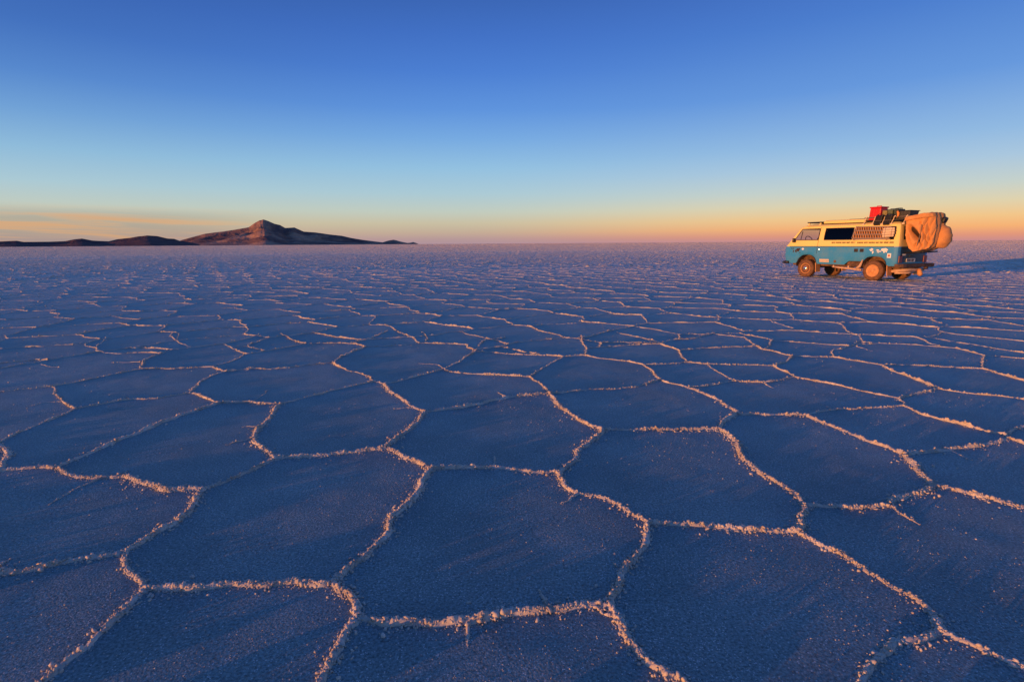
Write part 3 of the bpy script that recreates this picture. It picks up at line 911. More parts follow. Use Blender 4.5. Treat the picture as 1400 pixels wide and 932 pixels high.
def range_mesh(name, outline, R, depth, seed, mat, na=220, nr=70, rug=0.35, gully=60.0):
    ae = np.array([az_el(*p) for p in outline])
    a = np.linspace(ae[0, 0], ae[-1, 0], na)
    H = np.maximum(np.interp(a, ae[:, 0], ae[:, 1]), 0) * R
    # measured heights are above a sea-level horizon; let the ends die out in the flat
    end = np.minimum(1, np.minimum(a - a[0], a[-1] - a) / ((a[-1] - a[0]) * 0.03))
    H = H * np.clip(end, 0, 1)
    t = np.linspace(-1, 1, nr)
    Hs = H.copy()
    for _ in range(25):
        Hs = np.convolve(np.pad(Hs, 1, 'edge'), [0.25, 0.5, 0.25], 'valid')
    prof = np.where(t < 0, np.clip(1 + t, 0, 1) ** 1.35, np.clip(1 - t, 0, 1) ** 1.1)
    AA, TT = np.meshgrid(a, t, indexing='ij')
    HH = H[:, None] * (1 - np.abs(TT)) + Hs[:, None] * np.abs(TT)
    R0 = R + TT * depth
    wx, wy = R0 * AA, TT * depth
    sc = 1 / gully
    w1, w2 = fbm2(wx * sc * .7, wy * sc * .7, 3, seed + 5) - .5, fbm2(wx * sc * .7 + 40, wy * sc * .7, 3, seed + 6) - .5
    g = np.zeros_like(wx)
    a_, tt_ = 1.0, 0.0
    for k in range(5):
        g += a_ * np.abs(2 * vnoise2(wx * sc * 2 ** k + 2.2 * w1 * 2 ** k, wy * sc * 2 ** k * .6 + 2.2 * w2 * 2 ** k, seed + k) - 1)
        tt_ += a_
        a_ *= .55
    g = g / tt_ * 1.6
    Z = HH * prof[None, :] * (1 - rug * g * np.minimum(1, np.abs(TT) * 7) * np.minimum(1, (1 - np.abs(TT)) * 4))
    RR = R + TT * depth * (0.35 + 0.65 * np.clip(Hs / max(Hs.max(), 1), 0, 1))[:, None]
    V = np.stack([RR * np.sin(AA), RR * np.cos(AA), Z - 4.0 * (np.abs(TT) > 0.98) - 2.0], -1)
    ii = np.arange(na * nr).reshape(na, nr)
    q = np.stack([ii[:-1, :-1], ii[1:, :-1], ii[1:, 1:], ii[:-1, 1:]], -1).reshape(-1, 4)
    me = np_mesh(name, V.reshape(-1, 3), [q[:, ::-1]])
    smooth_mesh(me)
    o = link_mesh(name, me, None, [mat])
    return o

def rock_mat(name, stops, scale):
    m, N = new_mat(name)
    t = N.n('ShaderNodeTexCoord')
    n1 = N.n('ShaderNodeTexNoise', {'Vector': t.outputs['Object'], 'Scale': scale, 'Detail': 7.0, 'Roughness': 0.62})
    c = N.ramp(n1.outputs[0], stops)
    n2 = N.n('ShaderNodeTexNoise', {'Vector': t.outputs['Object'], 'Scale': scale * 9, 'Detail': 5.0, 'Roughness': 0.6})
    b = N.n('ShaderNodeBump', {'Strength': 0.7, 'Distance': 60.0, 'Height': n2.outputs[0]})
    p = N.n('ShaderNodeBsdfPrincipled', {'Base Color': c, 'Roughness': 0.9, 'Specular IOR Level': 0.1, 'Normal': b.outputs[0]})
    N.n('ShaderNodeOutputMaterial', {0: p.outputs[0]})
    return m

m_volcano = rock_mat('volcanic_rock', [(0.36, (0.15, 0.078, 0.066)), (0.48, (0.23, 0.125, 0.09)), (0.55, (0.38, 0.205, 0.13)), (0.64, (0.48, 0.27, 0.17)), (0.74, (0.25, 0.14, 0.11))], 0.00085)  # paler orange stops paint sunlit patches into the rock colour
m_hill = rock_mat('scrub_hill', [(0.35, (0.115, 0.058, 0.054)), (0.6, (0.15, 0.078, 0.066)), (0.75, (0.21, 0.115, 0.085))], 0.0012)
volcano = range_mesh('mountain', [(236,334.5),(244.5,329),(262,324),(280,319),(305,316),(322.5,313),(340,310),(347.5,304.5),(352,301.8),(355,300.2),(357.5,299.9),(359.5,299.0),(366,301),(375,305),(382.5,306.5),(390,311),(402.5,310.5),(415,316),(430,317),(450,320),(467.5,322),(480,325),(495,327.6),(515,330.2),(524,331.2),(532,331.6),(548,332.6),(556,334.5)],
                     23000, 5200, 3, m_volcano, 340, 130, 0.55, 1500.0)
tag(volcano, 'dark volcano with a pale stepped summit rising left of centre', 'mountain', kind='structure')
hill = range_mesh('hill', [(510,334.2),(522,331.4),(531,328.2),(537.5,327.0),(541,327.8),(547,329.8),(557,332),(561,331.6),(565,330.6),(570,332.4),(573,334)], 27000, 1500, 8, m_volcano, 90, 40, 0.4, 900.0)
tag(hill, 'small dark hill at the right foot of the volcano', 'hill', kind='structure')
hills = range_mesh('hills', [(-160,337),(-130,334),(-80,330),(-40,331.5),(0,329.4),(23,328.3),(32,330),(50,330),(68,329.8),(89,329),(100.6,326.7),(112,325.5),(126,328.3),(148.6,329.4),(160,326.5),(178,324.4),(190,322),(201,320.5),(215,321.4),(228.6,325),(238,325.6),(244.6,328.3),(263,331.3),(274,334.5),(282,337)],
                   14500, 2300, 12, m_hill, 260, 60, 0.5, 1100.0)
tag(hills, 'long low range of dark hills along the left horizon', 'hills', kind='structure')

# ------------------------------------------------------------------ camper van
DUST = (0.36, 0.23, 0.14)
m_blue = simple('blue_paint', (0.036, 0.26, 0.52), 0.5, dirt=(0.14, 0.28, 0.36), dirt_amt=0.55, dirt_scale=3.0, spec=0.25)
m_cream = simple('cream_paint', (0.90, 0.67, 0.20), 0.5, dirt=(0.74, 0.53, 0.22), dirt_amt=0.4, dirt_scale=3.0, spec=0.2)
m_gate_shade = simple('tailgate_shaded_paint', (0.012, 0.055, 0.11), 0.45, dirt=(0.05, 0.05, 0.05), dirt_amt=0.6, dirt_scale=5.0)  # body blue darkened: shade on the tail is put into the colour
m_black = simple('black_plastic', (0.018, 0.017, 0.017), 0.5, dirt=(0.08, 0.06, 0.045), dirt_amt=0.4, dirt_scale=9.0)
m_rubber = simple('window_rubber', (0.015, 0.015, 0.015), 0.7)
m_tyre = simple('dusty_tyre', (0.13, 0.060, 0.028), 0.85, dirt=(0.27, 0.13, 0.06), dirt_amt=0.8, dirt_scale=9.0, bump=0.6, bump_scale=40)
m_rim = simple('dusty_rim', (0.66, 0.29, 0.09), 0.6, dirt=(0.30, 0.16, 0.09), dirt_amt=0.7, dirt_scale=12.0)
m_hub = simple('polished_hubcap', (0.75, 0.72, 0.68), 0.22, metal=1.0)
m_under = simple('muddy_underbody', (0.075, 0.042, 0.026), 0.85, dirt=(0.28, 0.14, 0.075), dirt_amt=0.8, dirt_scale=7.0, bump=0.5)
m_salt = simple('salted_steel', (0.62, 0.40, 0.24), 0.8, dirt=(0.42, 0.22, 0.12), dirt_amt=0.8, dirt_scale=10.0, bump=0.6)
m_seat = simple('seat_fabric', (0.05, 0.045, 0.045), 0.9)
m_tarp = simple('tan_canvas', (0.66, 0.295, 0.088), 0.85, dirt=(0.48, 0.20, 0.06), dirt_amt=0.6, dirt_scale=3.5, bump=0.35, bump_scale=22)
m_fold_shade = simple('brown_fold_shade', (0.085, 0.045, 0.026), 0.9)  # dark tone for shade painted into the folds of the tarp
m_strap = simple('grey_webbing', (0.14, 0.115, 0.095), 0.8)
m_red = simple('red_plastic', (0.62, 0.008, 0.010), 0.42, dirt=(0.40, 0.012, 0.012), dirt_amt=0.5)
m_khaki = simple('khaki_steel', (0.26, 0.20, 0.055), 0.6, dirt=(0.16, 0.12, 0.05), dirt_amt=0.6)
m_green = simple('green_steel', (0.085, 0.115, 0.055), 0.55, dirt=(0.13, 0.12, 0.06), dirt_amt=0.6)
m_dgreen = simple('dark_green_steel', (0.030, 0.052, 0.030), 0.55, dirt=(0.07, 0.07, 0.04), dirt_amt=0.6)
m_bin = simple('dark_grey_plastic', (0.040, 0.042, 0.044), 0.55, dirt=(0.07, 0.06, 0.05), dirt_amt=0.6)
m_orange = simple('orange_cloth', (0.80, 0.27, 0.05), 0.8)
m_can = simple('black_can', (0.010, 0.009, 0.010), 0.45)
m_steel = simple('galvanised_steel', (0.36, 0.29, 0.23), 0.55, metal=0.3, dirt=(0.30, 0.18, 0.10), dirt_amt=0.7)
m_white = simple('white_vinyl', (0.80, 0.76, 0.70), 0.5)
m_ink = simple('dark_brown_ink', (0.05, 0.02, 0.012), 0.6)
m_lred = simple('red_lens', (0.16, 0.006, 0.008), 0.25, coat=0.5)
m_lor = simple('orange_lens', (0.55, 0.10, 0.03), 0.25, coat=0.5)
m_chrome = simple('bright_metal', (0.85, 0.84, 0.82), 0.15, metal=1.0)
m_matting = simple('cream_matting', (0.74, 0.56, 0.34), 0.8, dirt=(0.55, 0.36, 0.2), dirt_amt=0.6)
m_lamp = simple('lamp_glass', (0.6, 0.62, 0.63), 0.1)

def glass_mat(name, tint, opac, rough=0.03):
    m, N = new_mat(name)
    a = N.n('ShaderNodeBsdfTransparent', {'Color': (*tint, 1)})
    g = N.n('ShaderNodeBsdfGlossy', {'Color': (1, 1, 1, 1), 'Roughness': rough})
    lw = N.n('ShaderNodeLayerWeight', {0: 0.5})
    fr = N.math('ADD', 0.045, N.math('MULTIPLY', N.math('POWER', lw.outputs['Facing'], 4.0), 0.6))
    mx = N.n('ShaderNodeMixShader', {0: N.math('MULTIPLY', fr, opac), 1: a.outputs[0], 2: g.outputs[0]})
    N.n('ShaderNodeOutputMaterial', {0: mx.outputs[0]})
    return m
m_glass = glass_mat('clear_glass', (0.82, 0.84, 0.84), 1.0)
m_tint = glass_mat('dark_glass', (0.10, 0.10, 0.10), 0.45)

van = empty('camper_van', (13.40, 19.0, 0.045), math.radians(115.6))
tag(van, 'blue and cream camper van loaded with roof luggage, parked on the salt', 'camper van')

ROWS = [0.47, 0.60, 0.74, 0.86, 0.98, 1.06, 1.125, 1.22, 1.37, 1.50, 1.65, 1.79, 1.835, 1.88, 1.93, 1.965]
HALFW = [(0.47, .865), (0.60, .905), (0.74, .918), (0.98, .920), (1.06, .918), (1.125, .910), (1.22, .893), (1.37, .868), (1.50, .845), (1.65, .815), (1.79, .785), (1.835, .772), (1.88, .752), (1.93, .690), (1.965, .55)]
XF = [(0.47, 3.36), (0.74, 3.42), (1.06, 3.42), (1.125, 3.40), (1.22, 3.33), (1.37, 3.23), (1.79, 2.93), (1.835, 2.88), (1.88, 2.80), (1.93, 2.70), (1.965, 2.52)]
XR = [(0.47, -.80), (0.60, -.82), (1.125, -.82), (1.37, -.80), (1.79, -.745), (1.88, -.72), (1.93, -.67), (1.965, -.54)]
def lut(tab, z):
    return float(np.interp(z, [t[0] for t in tab], [t[1] for t in tab]))
def body_y(z):
    return lut(HALFW, z)
WX_R, WX_F = -0.08, 2.45
def z_bottom(x, y):
    """lower edge of the body along its length: wheel arches, step in front of the rear wheel"""
    zb = 0.47
    if abs(y) < 0.7:
        return zb
    for cx, r, top in ((WX_R, 0.41, 0.79), (WX_F, 0.40, 0.81)):
        d = abs(x - cx) / r
        if d < 1:
            zb = max(zb, 0.47 + (top - 0.47) * (1 - d ** 2.6) ** (1 / 2.0))
    if 0.30 <= x <= 0.97:
        zb = max(zb, 0.47 + 0.14 * min(1, (0.97 - x) / 0.16))
    return zb

# columns down one side: ('a', x) absolute behind the door, ('s', t) scaled to the raked front
side_cols = [('r', 0.12, 1.0), ('a', -.62)] + [('a', x) for x in (-.50, -.485, -.46, -.41, -.34, -.25, -.15, -.08, .0, .10, .18, .25, .29, .33, .48, .62, .70, .78, .83, .90, .97, 1.2, 1.5, 1.83, 1.94, 2.035)]
side_cols += [('s', t) for t in (0.0, .012, .03, .07, .12, .18, .24, .29, .34, .40, .46, .52, .56, .585, .60, .66, .74, .84, .90)] + [('f', .945, .995), ('f', .975, .972), ('f', .992, .935), ('f', 1.0, .86)]
def col_xy(c, z):
    xf, xr, hw = lut(XF, z), lut(XR, z), body_y(z)
    if c[0] == 'a':
        return max(c[1], xr + 0.13), hw
    if c[0] == 'r':
        return xr + c[1], hw * c[2]
    t = c[1]
    return 2.06 + (xf - 2.06) * t, hw * (c[2] if c[0] == 'f' else 1.0)
cols = []
cols += [('rear', 0.0), ('rear', .35), ('rear', .70), ('rear', .90)]            # rear face, y fraction from the centre out
n_rear = len(cols)
def plan(z):
    """closed plan outline at height z, starting at the rear centre and going round by the left side"""
    xf, xr, hw = lut(XF, z), lut(XR, z), body_y(z)
    P, key = [], []
    for f in (0.0, .35, .72, .80, .90):
        P.append((xr - 0.015 * (1 - f), hw * f)); key.append(('rear', f))
    P.append((xr + 0.015, hw * .95)); key.append(('rc', 1))
    P.append((xr + 0.06, hw * .985)); key.append(('rc', 2))
    for c in side_cols:
        P.append(col_xy(c, z)); key.append(c)
    for f in (.55, .25, 0.0):
        P.append((xf + 0.035 * (1 - (f / .86) ** 2), hw * f)); key.append(('front', f))
    m = len(P)
    for i in range(m - 2, 0, -1):
        P.append((P[i][0], -P[i][1])); key.append((*key[i], 'R'))
    return P, key
_, KEYS = plan(1.0)
NC, NR = len(KEYS), len(ROWS)
grid = np.zeros((NR, NC, 3))
for k, z in enumerate(ROWS):
    P, _ = plan(z)
    for j, (x, y) in enumerate(P):
        zz_ = z
        if z < 1.06:
            zb = z_bottom(x, y)
            zz_ = zb + (z - 0.47) * (1.06 - zb) / (1.06 - 0.47)
        grid[k, j] = (x, y, zz_)

def colx(j):
    return grid[ROWS.index(1.06), j, 0]
def key_val(j):
    k = KEYS[j]
    return k
def opening(j, k):
    """which opening or panel the grid cell (column j to j+1, row k to k+1) belongs to"""
    j2 = (j + 1) % NC
    za, zb = ROWS[k], ROWS[k + 1]
    y = (grid[k, j, 1] + grid[k, j2, 1]) / 2
    sd = 'L' if y > 0 else 'R'
    ka, kb = KEYS[j], KEYS[j2]
    base = lambda q: q[:-1] if q[-1] == 'R' else q
    ka, kb = base(ka), base(kb)
    pair = {ka[0], kb[0]}
    if pair <= {'a', 's'}:
        def pos(q):
            return q[1] if q[0] == 'a' else 2.06 + q[1]
        lo, hi = sorted((pos(ka), pos(kb)))
        if za >= 1.37 - 1e-6 and zb <= 1.79 + 1e-6:
            if lo >= -.62 - 1e-6 and hi <= .62 + 1e-6: return 'rear_side_window' + sd
            if lo >= .78 - 1e-6 and hi <= 1.83 + 1e-6: return 'side_window' + sd
            if lo >= 2.06 - 1e-6 and hi <= 2.06 + .84 + 1e-6: return 'door_window' + sd
        if lo >= 2.06 - 1e-6 and hi <= 2.06 + .84 + 1e-6 and za >= 0.86 - 1e-6 and zb <= 1.835 + 1e-6:
            return 'front_door' + sd
        return 'body'
    if pair <= {'front', 'f'} and not (pair == {'f'}):
        if za >= 1.22 - 1e-6 and zb <= 1.79 + 1e-6:
            return 'windscreen'
        return 'body'
    if pair == {'rear'}:
        fa, fb = ka[1], kb[1]
        if max(fa, fb) <= .72 + 1e-6 and za >= 1.37 - 1e-6 and zb <= 1.79 + 1e-6:
            return 'rear_window'
        if max(fa, fb) <= .80 + 1e-6 and za >= 0.60 - 1e-6 and zb <= 1.835 + 1e-6:
            return 'tailgate'
    return 'body'

cells = {}
for k in range(NR - 1):
    for j in range(NC):
        cells.setdefault(opening(j, k), []).append((k, j))

def grid_mesh(cell_list, off=0.0):
    """faces of the given grid cells as a bmesh plus its boundary loop edges"""
    bm = bmesh.new()
    vm = {}
    def v(k, j):
        j %= NC
        if (k, j) not in vm:
            vm[(k, j)] = bm.verts.new(grid[k, j])
        return vm[(k, j)]
    for (k, j) in cell_list:
        f = bm.faces.new((v(k, j), v(k, j + 1), v(k + 1, j + 1), v(k + 1, j)))
        z = (ROWS[k] + ROWS[k + 1]) / 2
        f.material_index = 0 if z < 1.125 else 1
    bmesh.ops.recalc_face_normals(bm, faces=bm.faces[:])
    return bm

def finish(bm, name, mats, parent, thick=0.0, ang=0.45):
    if thick:
        # inner skin
        geom = bm.faces[:]
        bm.normal_update()
        bmesh.ops.solidify(bm, geom=geom, thickness=thick)
    for f in bm.faces:
        f.smooth = True
    for e in bm.edges:
        if len(e.link_faces) != 2 or e.calc_face_angle(0) > ang:
            e.smooth = False
    me = bpy.data.meshes.new(name)
    bm.to_mesh(me)
    bm.free()
    return link_mesh(name, me, parent, mats)

def orient_out(bm):
    c = Vector((1.2, 0, 1.1))
    for f in bm.faces:
        f.normal_update()
        d = f.calc_center_median() - c
        d.x *= 0.35
        if f.normal.dot(d) < 0:
            f.normal_flip()

bm = grid_mesh(cells['body'])
roof = [bm.verts.new(grid[NR - 1, j] ) for j in range(NC)]
f = bm.faces.new(roof); f.material_index = 1
bmesh.ops.remove_doubles(bm, verts=bm.verts[:], dist=1e-5)
orient_out(bm)
body = finish(bm, 'body', [m_blue, m_cream], van, 0.022)

def boundary(cell_list):
    """ordered outline of a rectangular block of cells"""
    ks = sorted({k for k, j in cell_list}); js = sorted({j for k, j in cell_list})
    if js[0] == 0 and js[-1] == NC - 1:            # block wraps round the start column
        g = next(i for i in range(len(js) - 1) if js[i + 1] - js[i] > 1)
        js = js[g + 1:] + [q + NC for q in js[:g + 1]]
    j0, j1, k0, k1 = js[0], js[-1] + 1, ks[0], ks[-1] + 1
    loop = [(k0, j) for j in range(j0, j1 + 1)] + [(k, j1) for k in range(k0 + 1, k1 + 1)] + [(k1, j) for j in range(j1 - 1, j0 - 1, -1)] + [(k, j0) for k in range(k1 - 1, k0, -1)]
    return [Vector(grid[k, j % NC]) for k, j in loop]

def window_part(key, name, parent, glass, frame_mat, r=0.013):
    bm = grid_mesh(cells[key])
    orient_out(bm)
    for v_ in bm.verts:
        pass
    bm.normal_update()
    for v_ in bm.verts:
        v_.co -= v_.normal * 0.008
    w = finish(bm, name, [glass, glass], parent)
    mb = MB()
    mb.tube(boundary(cells[key]), r, 6, closed=True)
    mb.build('window_seal', frame_mat, w)
    return w

doors = {}
for sd in 'LR':
    bm = grid_mesh(cells['front_door' + sd])
    orient_out(bm)
    door = finish(bm, 'front_door', [m_blue, m_cream], van, 0.022)
    doors[sd] = door
    window_part('door_window' + sd, 'window', door, m_glass, m_rubber)
    window_part('side_window' + sd, 'side_window', van, m_tint, m_rubber, 0.016)
    window_part('rear_side_window' + sd, 'side_window', van, m_tint, m_rubber, 0.016)
    sg = 1 if sd == 'L' else -1
    mb = MB()
    y = body_y(1.015) * sg
    mb.box((1.97, y + 0.014 * sg, 1.015), (0.09, 0.024, 0.05), 0.008)
    mb.build('door_handle', m_chrome, door)
    # quarter-light bar in the door window
    mb = MB()
    mb.tube([(2.80, body_y(1.52) * sg, 1.38), (2.76, body_y(1.66) * sg, 1.70)], 0.012, 6)
    mb.build('quarter_light_bar', m_rubber, door)
    # wing mirror
    mb = MB()
    mb.box((3.00, 0.97 * sg, 1.36), (0.07, 0.13, 0.17), 0.02)
    mb.tube([(2.98, 0.865 * sg, 1.36), (3.0, 0.93 * sg, 1.34)], 0.014, 6)
    mb.build('wing_mirror', m_black, door)
window_part('windscreen', 'windscreen', van, m_glass, m_rubber, 0.016)
bm = grid_mesh(cells['tailgate'])
orient_out(bm)
gate = finish(bm, 'tailgate', [m_gate_shade, m_cream], van, 0.022)
window_part('rear_window', 'rear_window', gate, m_tint, m_rubber, 0.018)

# seams and trim lines of the body
mb = MB()
for sg in (1, -1):
    for x in (2.04,):
        mb.tube([(x, (body_y(z) + 0.001) * sg, z) for z in (0.86, 0.98, 1.06, 1.125, 1.22, 1.37, 1.5, 1.65, 1.79, 1.84)], 0.006, 5)
    mb.tube([(x, (body_y(1.125) + 0.001) * sg, 1.125) for x in (-.68, 0, 1, 2.0, 2.6, 3.2)], 0.010, 6)
mb.build('body_seam', m_rubber, van)
mb = MB()
for sg in (1, -1):
    mb.tube([(x, (body_y(1.88) + 0.006) * sg, 1.872) for x in (-.62, 0, 1, 2.0, 2.6)], 0.016, 6)
mb.build('rain_gutter', m_cream, van)

# interior: floor, dark curtain behind the cab, seats, dashboard, steering wheel
mb = MB()
mb.box((1.27, 0, 0.55), (3.96, 1.30, 0.10))
mb.box((1.2, 0, 0.44), (4.0, 1.26, 0.10))
mb.build('underbody', m_under, van)
mb = MB()
mb.box((1.90, 0, 1.15), (0.03, 1.52, 1.10))
mb.build('cab_partition', m_seat, van)
for sg in (1, -1):
    mb = MB()
    mb.box((0.55, sg * 0.74, 1.56), (2.5, 0.02, 0.52), rot=Matrix.Rotation(sg * 0.16, 3, 'X'))
    mb.build('curtain', m_seat, van)
for sg in (1, -1):
    mb = MB()
    mb.box((2.30, 0.42 * sg, 0.92), (0.50, 0.50, 0.16), 0.05)
    mb.box((2.08, 0.42 * sg, 1.22), (0.14, 0.48, 0.62), 0.05, rot=Matrix.Rotation(-0.12, 3, 'Y'))
    mb.box((2.03, 0.42 * sg, 1.56), (0.09, 0.24, 0.16), 0.03)
    mb.build('seat', m_seat, van)
mb = MB()
mb.box((3.02, 0, 1.20), (0.42, 1.56, 0.26), 0.05, shear=(0.06, 0))
mb.build('dashboard', m_seat, van)
mb = MB()
mb.tube([(2.74 + 0.08 * math.cos(a), 0.42 + 0.20 * math.sin(a), 1.36 + 0.16 * math.cos(a) ) for a in np.linspace(0, 2 * math.pi, 20, endpoint=False)], 0.014, 6, closed=True)
mb.tube([(2.95, 0.42, 1.2), (2.74, 0.42, 1.36)], 0.02, 6)
mb.build('steering_wheel', m_black, van)

# wheel wells
for cx in (WX_R, WX_F):
    for sg in (1, -1):
        mb = MB()
        prof = [(cx + 0.42 * math.cos(a), 0.40 + 0.43 * math.sin(a)) for a in np.linspace(-0.1, math.pi + 0.1, 15)]
        for (a0, b0), (a1, b1) in zip(prof[:-1], prof[1:]):
            f = mb.bm.faces.new([mb.bm.verts.new(p) for p in ((a0, sg * 0.89, b0), (a1, sg * 0.89, b1), (a1, sg * 0.56, b1), (a0, sg * 0.56, b0))])
        f = mb.bm.faces.new([mb.bm.verts.new((a, sg * 0.56, b)) for a, b in prof])
        bmesh.ops.remove_doubles(mb.bm, verts=mb.bm.verts[:], dist=1e-4)
        mb.build('wheel_well', m_under, van)

# wheels
TY = [(.195, .02), (.235, .0), (.285, .004), (.312, .025), (.322, .06), (.325, .11), (.322, .16), (.312, .195), (.285, .216), (.235, .22), (.195, .20)]
def wheel(cx, sg, front):
    root = empty('wheel')
    root.parent = van
    R = 0.322
    s = 1.03 if front else 1.06
    root.location = (cx, 0.70 * sg, 0.325 * s - 0.049)
    mb = MB()
    mb.lathe([(r * s, h) for r, h in TY], (0, 0, 0), 'Y', 40, sg)
    for k in range(40):                       # tread blocks
        a = 2 * math.pi * k / 40
        for h in (0.06, 0.16):
            mb.box((R * s * math.cos(a + (0.04 if h > .1 else 0)), sg * h, R * s * math.sin(a + (0.04 if h > .1 else 0))), (0.018, 0.075, 0.030), rot=Matrix.Rotation(-(a + (0.04 if h > .1 else 0)), 3, 'Y'))
    t_ = mb.build('tyre', m_tyre, root)
    mb = MB()
    if front:
        prof = [(.205, .185), (.200, .212), (.186, .216), (.176, .196), (.150, .178), (.112, .186), (.085, .205), (.07, .208)]
    else:
        prof = [(.215, .19), (.212, .222), (.196, .226), (.186, .208), (.150, .200), (.125, .214), (.09, .222), (.05, .224)]
    mb.lathe(prof, (0, 0, 0), 'Y', 36, sg)
    if front:
        for k in range(10):
            a = 2 * math.pi * k / 10
            mb.lathe([(0.016, 0.175), (0.016, 0.190), (0.012, 0.192)], (0.132 * math.cos(a), 0, 0.132 * math.sin(a)), 'Y', 8, sg)
    mb.build('rim', m_rim, root)
    mb = MB()
    mb.lathe([(.078, .205), (.074, .226), (.055, .240), (.02, .247)], (0, 0, 0), 'Y', 24, sg)
    mb.build('hubcap', m_hub if front else m_rim, root)
for cx, fr in ((WX_F, True), (WX_R, False)):
    for sg in (1, -1):
        wheel(cx, sg, fr)

# axles, exhaust and the crusted gear under the floor
mb = MB()
mb.tube([(WX_F, -.70, .33), (WX_F, .70, .33)], 0.04, 8)
mb.build('axle', m_under, van)
mb = MB()
mb.tube([(WX_R, -.70, .33), (WX_R, .70, .33)], 0.05, 8)
mb.build('axle', m_under, van)
mb = MB()
mb.box((-0.55, 0.05, 0.42), (0.62, 0.95, 0.20), 0.05)
mb.box((-0.25, 0.0, 0.36), (0.35, 0.55, 0.18), 0.05)
mb.build('engine', m_under, van)
mb = MB()
mb.tube([(-0.35, 0.42, .27), (-.62, 0.66, .30), (-.86, 0.70, .33), (-.95, .35, .35), (-.98, -.2, .34), (-.9, -.55, .33)], 0.055, 10)
mb.tube([(-.70, 0.72, .24), (-.98, 0.52, .25), (-1.0, .2, .28)], 0.035, 8)
mb.build('exhaust', m_salt, van)
mb = MB()
mb.tube([(-1.06, -.02, .38), (-1.08, -.02, .28), (-1.10, -.03, .20), (-1.09, -.03, .14)], [.05, .075, .085, .05], 10)
mb.build('tow_hitch', m_rim, van)
for sg in (1, -1):
    mb = MB()
    mb.tube([(1.42, .83 * sg, .385), (1.1, .85 * sg, .36), (.7, .86 * sg, .335), (.32, .86 * sg, .305)], [.030, .036, .038, .04], 8)
    for x in (1.35, .8, .42):
        mb.box((x, .72 * sg, .40), (.05, .32, .09), 0.01)
    mb.build('side_step', m_salt, van)
mb = MB()
mb.tube([(.50, .875, .34), (.38, .885, .44), (.33, .885, .58), (.31, .875, .68)], [.05, .05, .032, .016], 8)
mb.build('step_brace', m_salt, van)
mb = MB()
mb.box((.62, .70, .50), (.62, .20, .22), .05)
mb.build('side_tank', m_under, van)
for cx, z0, z1, y in ((WX_R - .47, .13, .50, .78), (WX_F - .43, .16, .52, .80)):
    for sg in (1, -1):
        mb = MB()
        mb.box((cx, y * sg, (z0 + z1) / 2), (0.028, 0.27, z1 - z0), 0.008, rot=Matrix.Rotation(0.10, 3, 'Y'))
        mb.build('mud_flap', m_rim, van)

# bumpers
mb = MB()
pts = [(3.20, .90, .50), (3.38, .88, .50), (3.52, .78, .50), (3.56, .4, .50), (3.57, 0, .50), (3.56, -.4, .50), (3.52, -.78, .50), (3.38, -.88, .50), (3.20, -.90, .50)]
mb.tube(pts, 0.055, 8)
mb.build('front_bumper', m_black, van)
mb = MB()
mb.box((-.98, 0, .49), (0.16, 1.86, 0.13), 0.03)
mb.box((-.87, .88, .50), (0.20, .10, 0.10), 0.02)
mb.box((-.87, -.88, .50), (0.20, .10, 0.10), 0.02)
mb.box((-.99, -.55, .40), (0.10, .10, 0.10), 0.01)
mb.build('rear_bumper', m_under, van)
# grille and lamps on the nose
mb = MB()
mb.box((3.46, 0, .93), (.02, 1.36, .24), .008)
for k in range(4):
    mb.box((3.475, 0, .85 + .05 * k), (.02, 1.3, .018))
grille = mb.build('grille', m_black, van)
for sg in (1, -1):
    mb = MB()
    mb.lathe([(.098, .0), (.098, .03), (.085, .035)], (3.445, .54 * sg, .93), 'X', 24)
    hl = mb.build('headlight', m_chrome, van)
    mb = MB()
    mb.lathe([(.085, .034), (.06, .046), (.02, .05)], (3.445, .54 * sg, .93), 'X', 24)
    mb.build('lens', m_lamp, hl)
    mb = MB()
    mb.box((3.385, .80 * sg, .78), (.05, .10, .11), .012, rot=Matrix.Rotation(sg * 0.6, 3, 'Z'))
    mb.build('indicator_lamp', m_lor, van)
    mb = MB()
    mb.box((-.832, .73 * sg, .70), (.035, .20, .24), .012)
    mb.build('tail_lamp', m_lred, van)

# markings.  The letters on the flank and plate are too small to read in the photograph: strokes of the same size.
def strokes(mb, n_words, x0, x1, put, h, seed, lw=0.010):
    g = random.Random(seed)
    x = x0
    step = -1 if x1 < x0 else 1
    w = h * 0.62
    left = g.randint(4, 8)
    while (x1 - x) * step > w:
        if left == 0:
            x += step * w * 1.1
            left = g.randint(4, 9)
            continue
        a, b = x, x + step * w * 0.72
        put(mb, a, 0, a, h, lw)
        k = g.random()
        if k < .35: put(mb, a, h, b, h, lw); put(mb, b, 0, b, h, lw)
        elif k < .6: put(mb, a, h * .5, b, h * .5, lw); put(mb, a, h, b, h, lw)
        elif k < .8: put(mb, a, 0, b, 0, lw); put(mb, b, 0, b, h, lw)
        else: put(mb, a, 0, b, h, lw)
        x += step * w
        left -= 1
def flank_put(z0, sg=1):
    def put(mb, a, za, b, zb, lw):
        y = body_y(z0)
        sl = (body_y(z0 + 0.03) - body_y(z0 - 0.03)) / 0.06
        A = Vector((a, (y + 0.003 + sl * za) * sg, z0 + za)); B = Vector((b, (y + 0.003 + sl * zb) * sg, z0 + zb))
        d = (B - A); L = d.length + lw
        ang = math.atan2(d.z, d.x)
        mb.box((A + B) / 2, (L, 0.003, lw), rot=Matrix.Rotation(-ang, 3, 'Y'))
    return put
mb = MB()
strokes(mb, 6, 1.50, .62, flank_put(1.245), .042, 4, .010)
strokes(mb, 6, .56, -.66, flank_put(1.240), .042, 5, .010)
mb.build('lettering', m_ink, van)

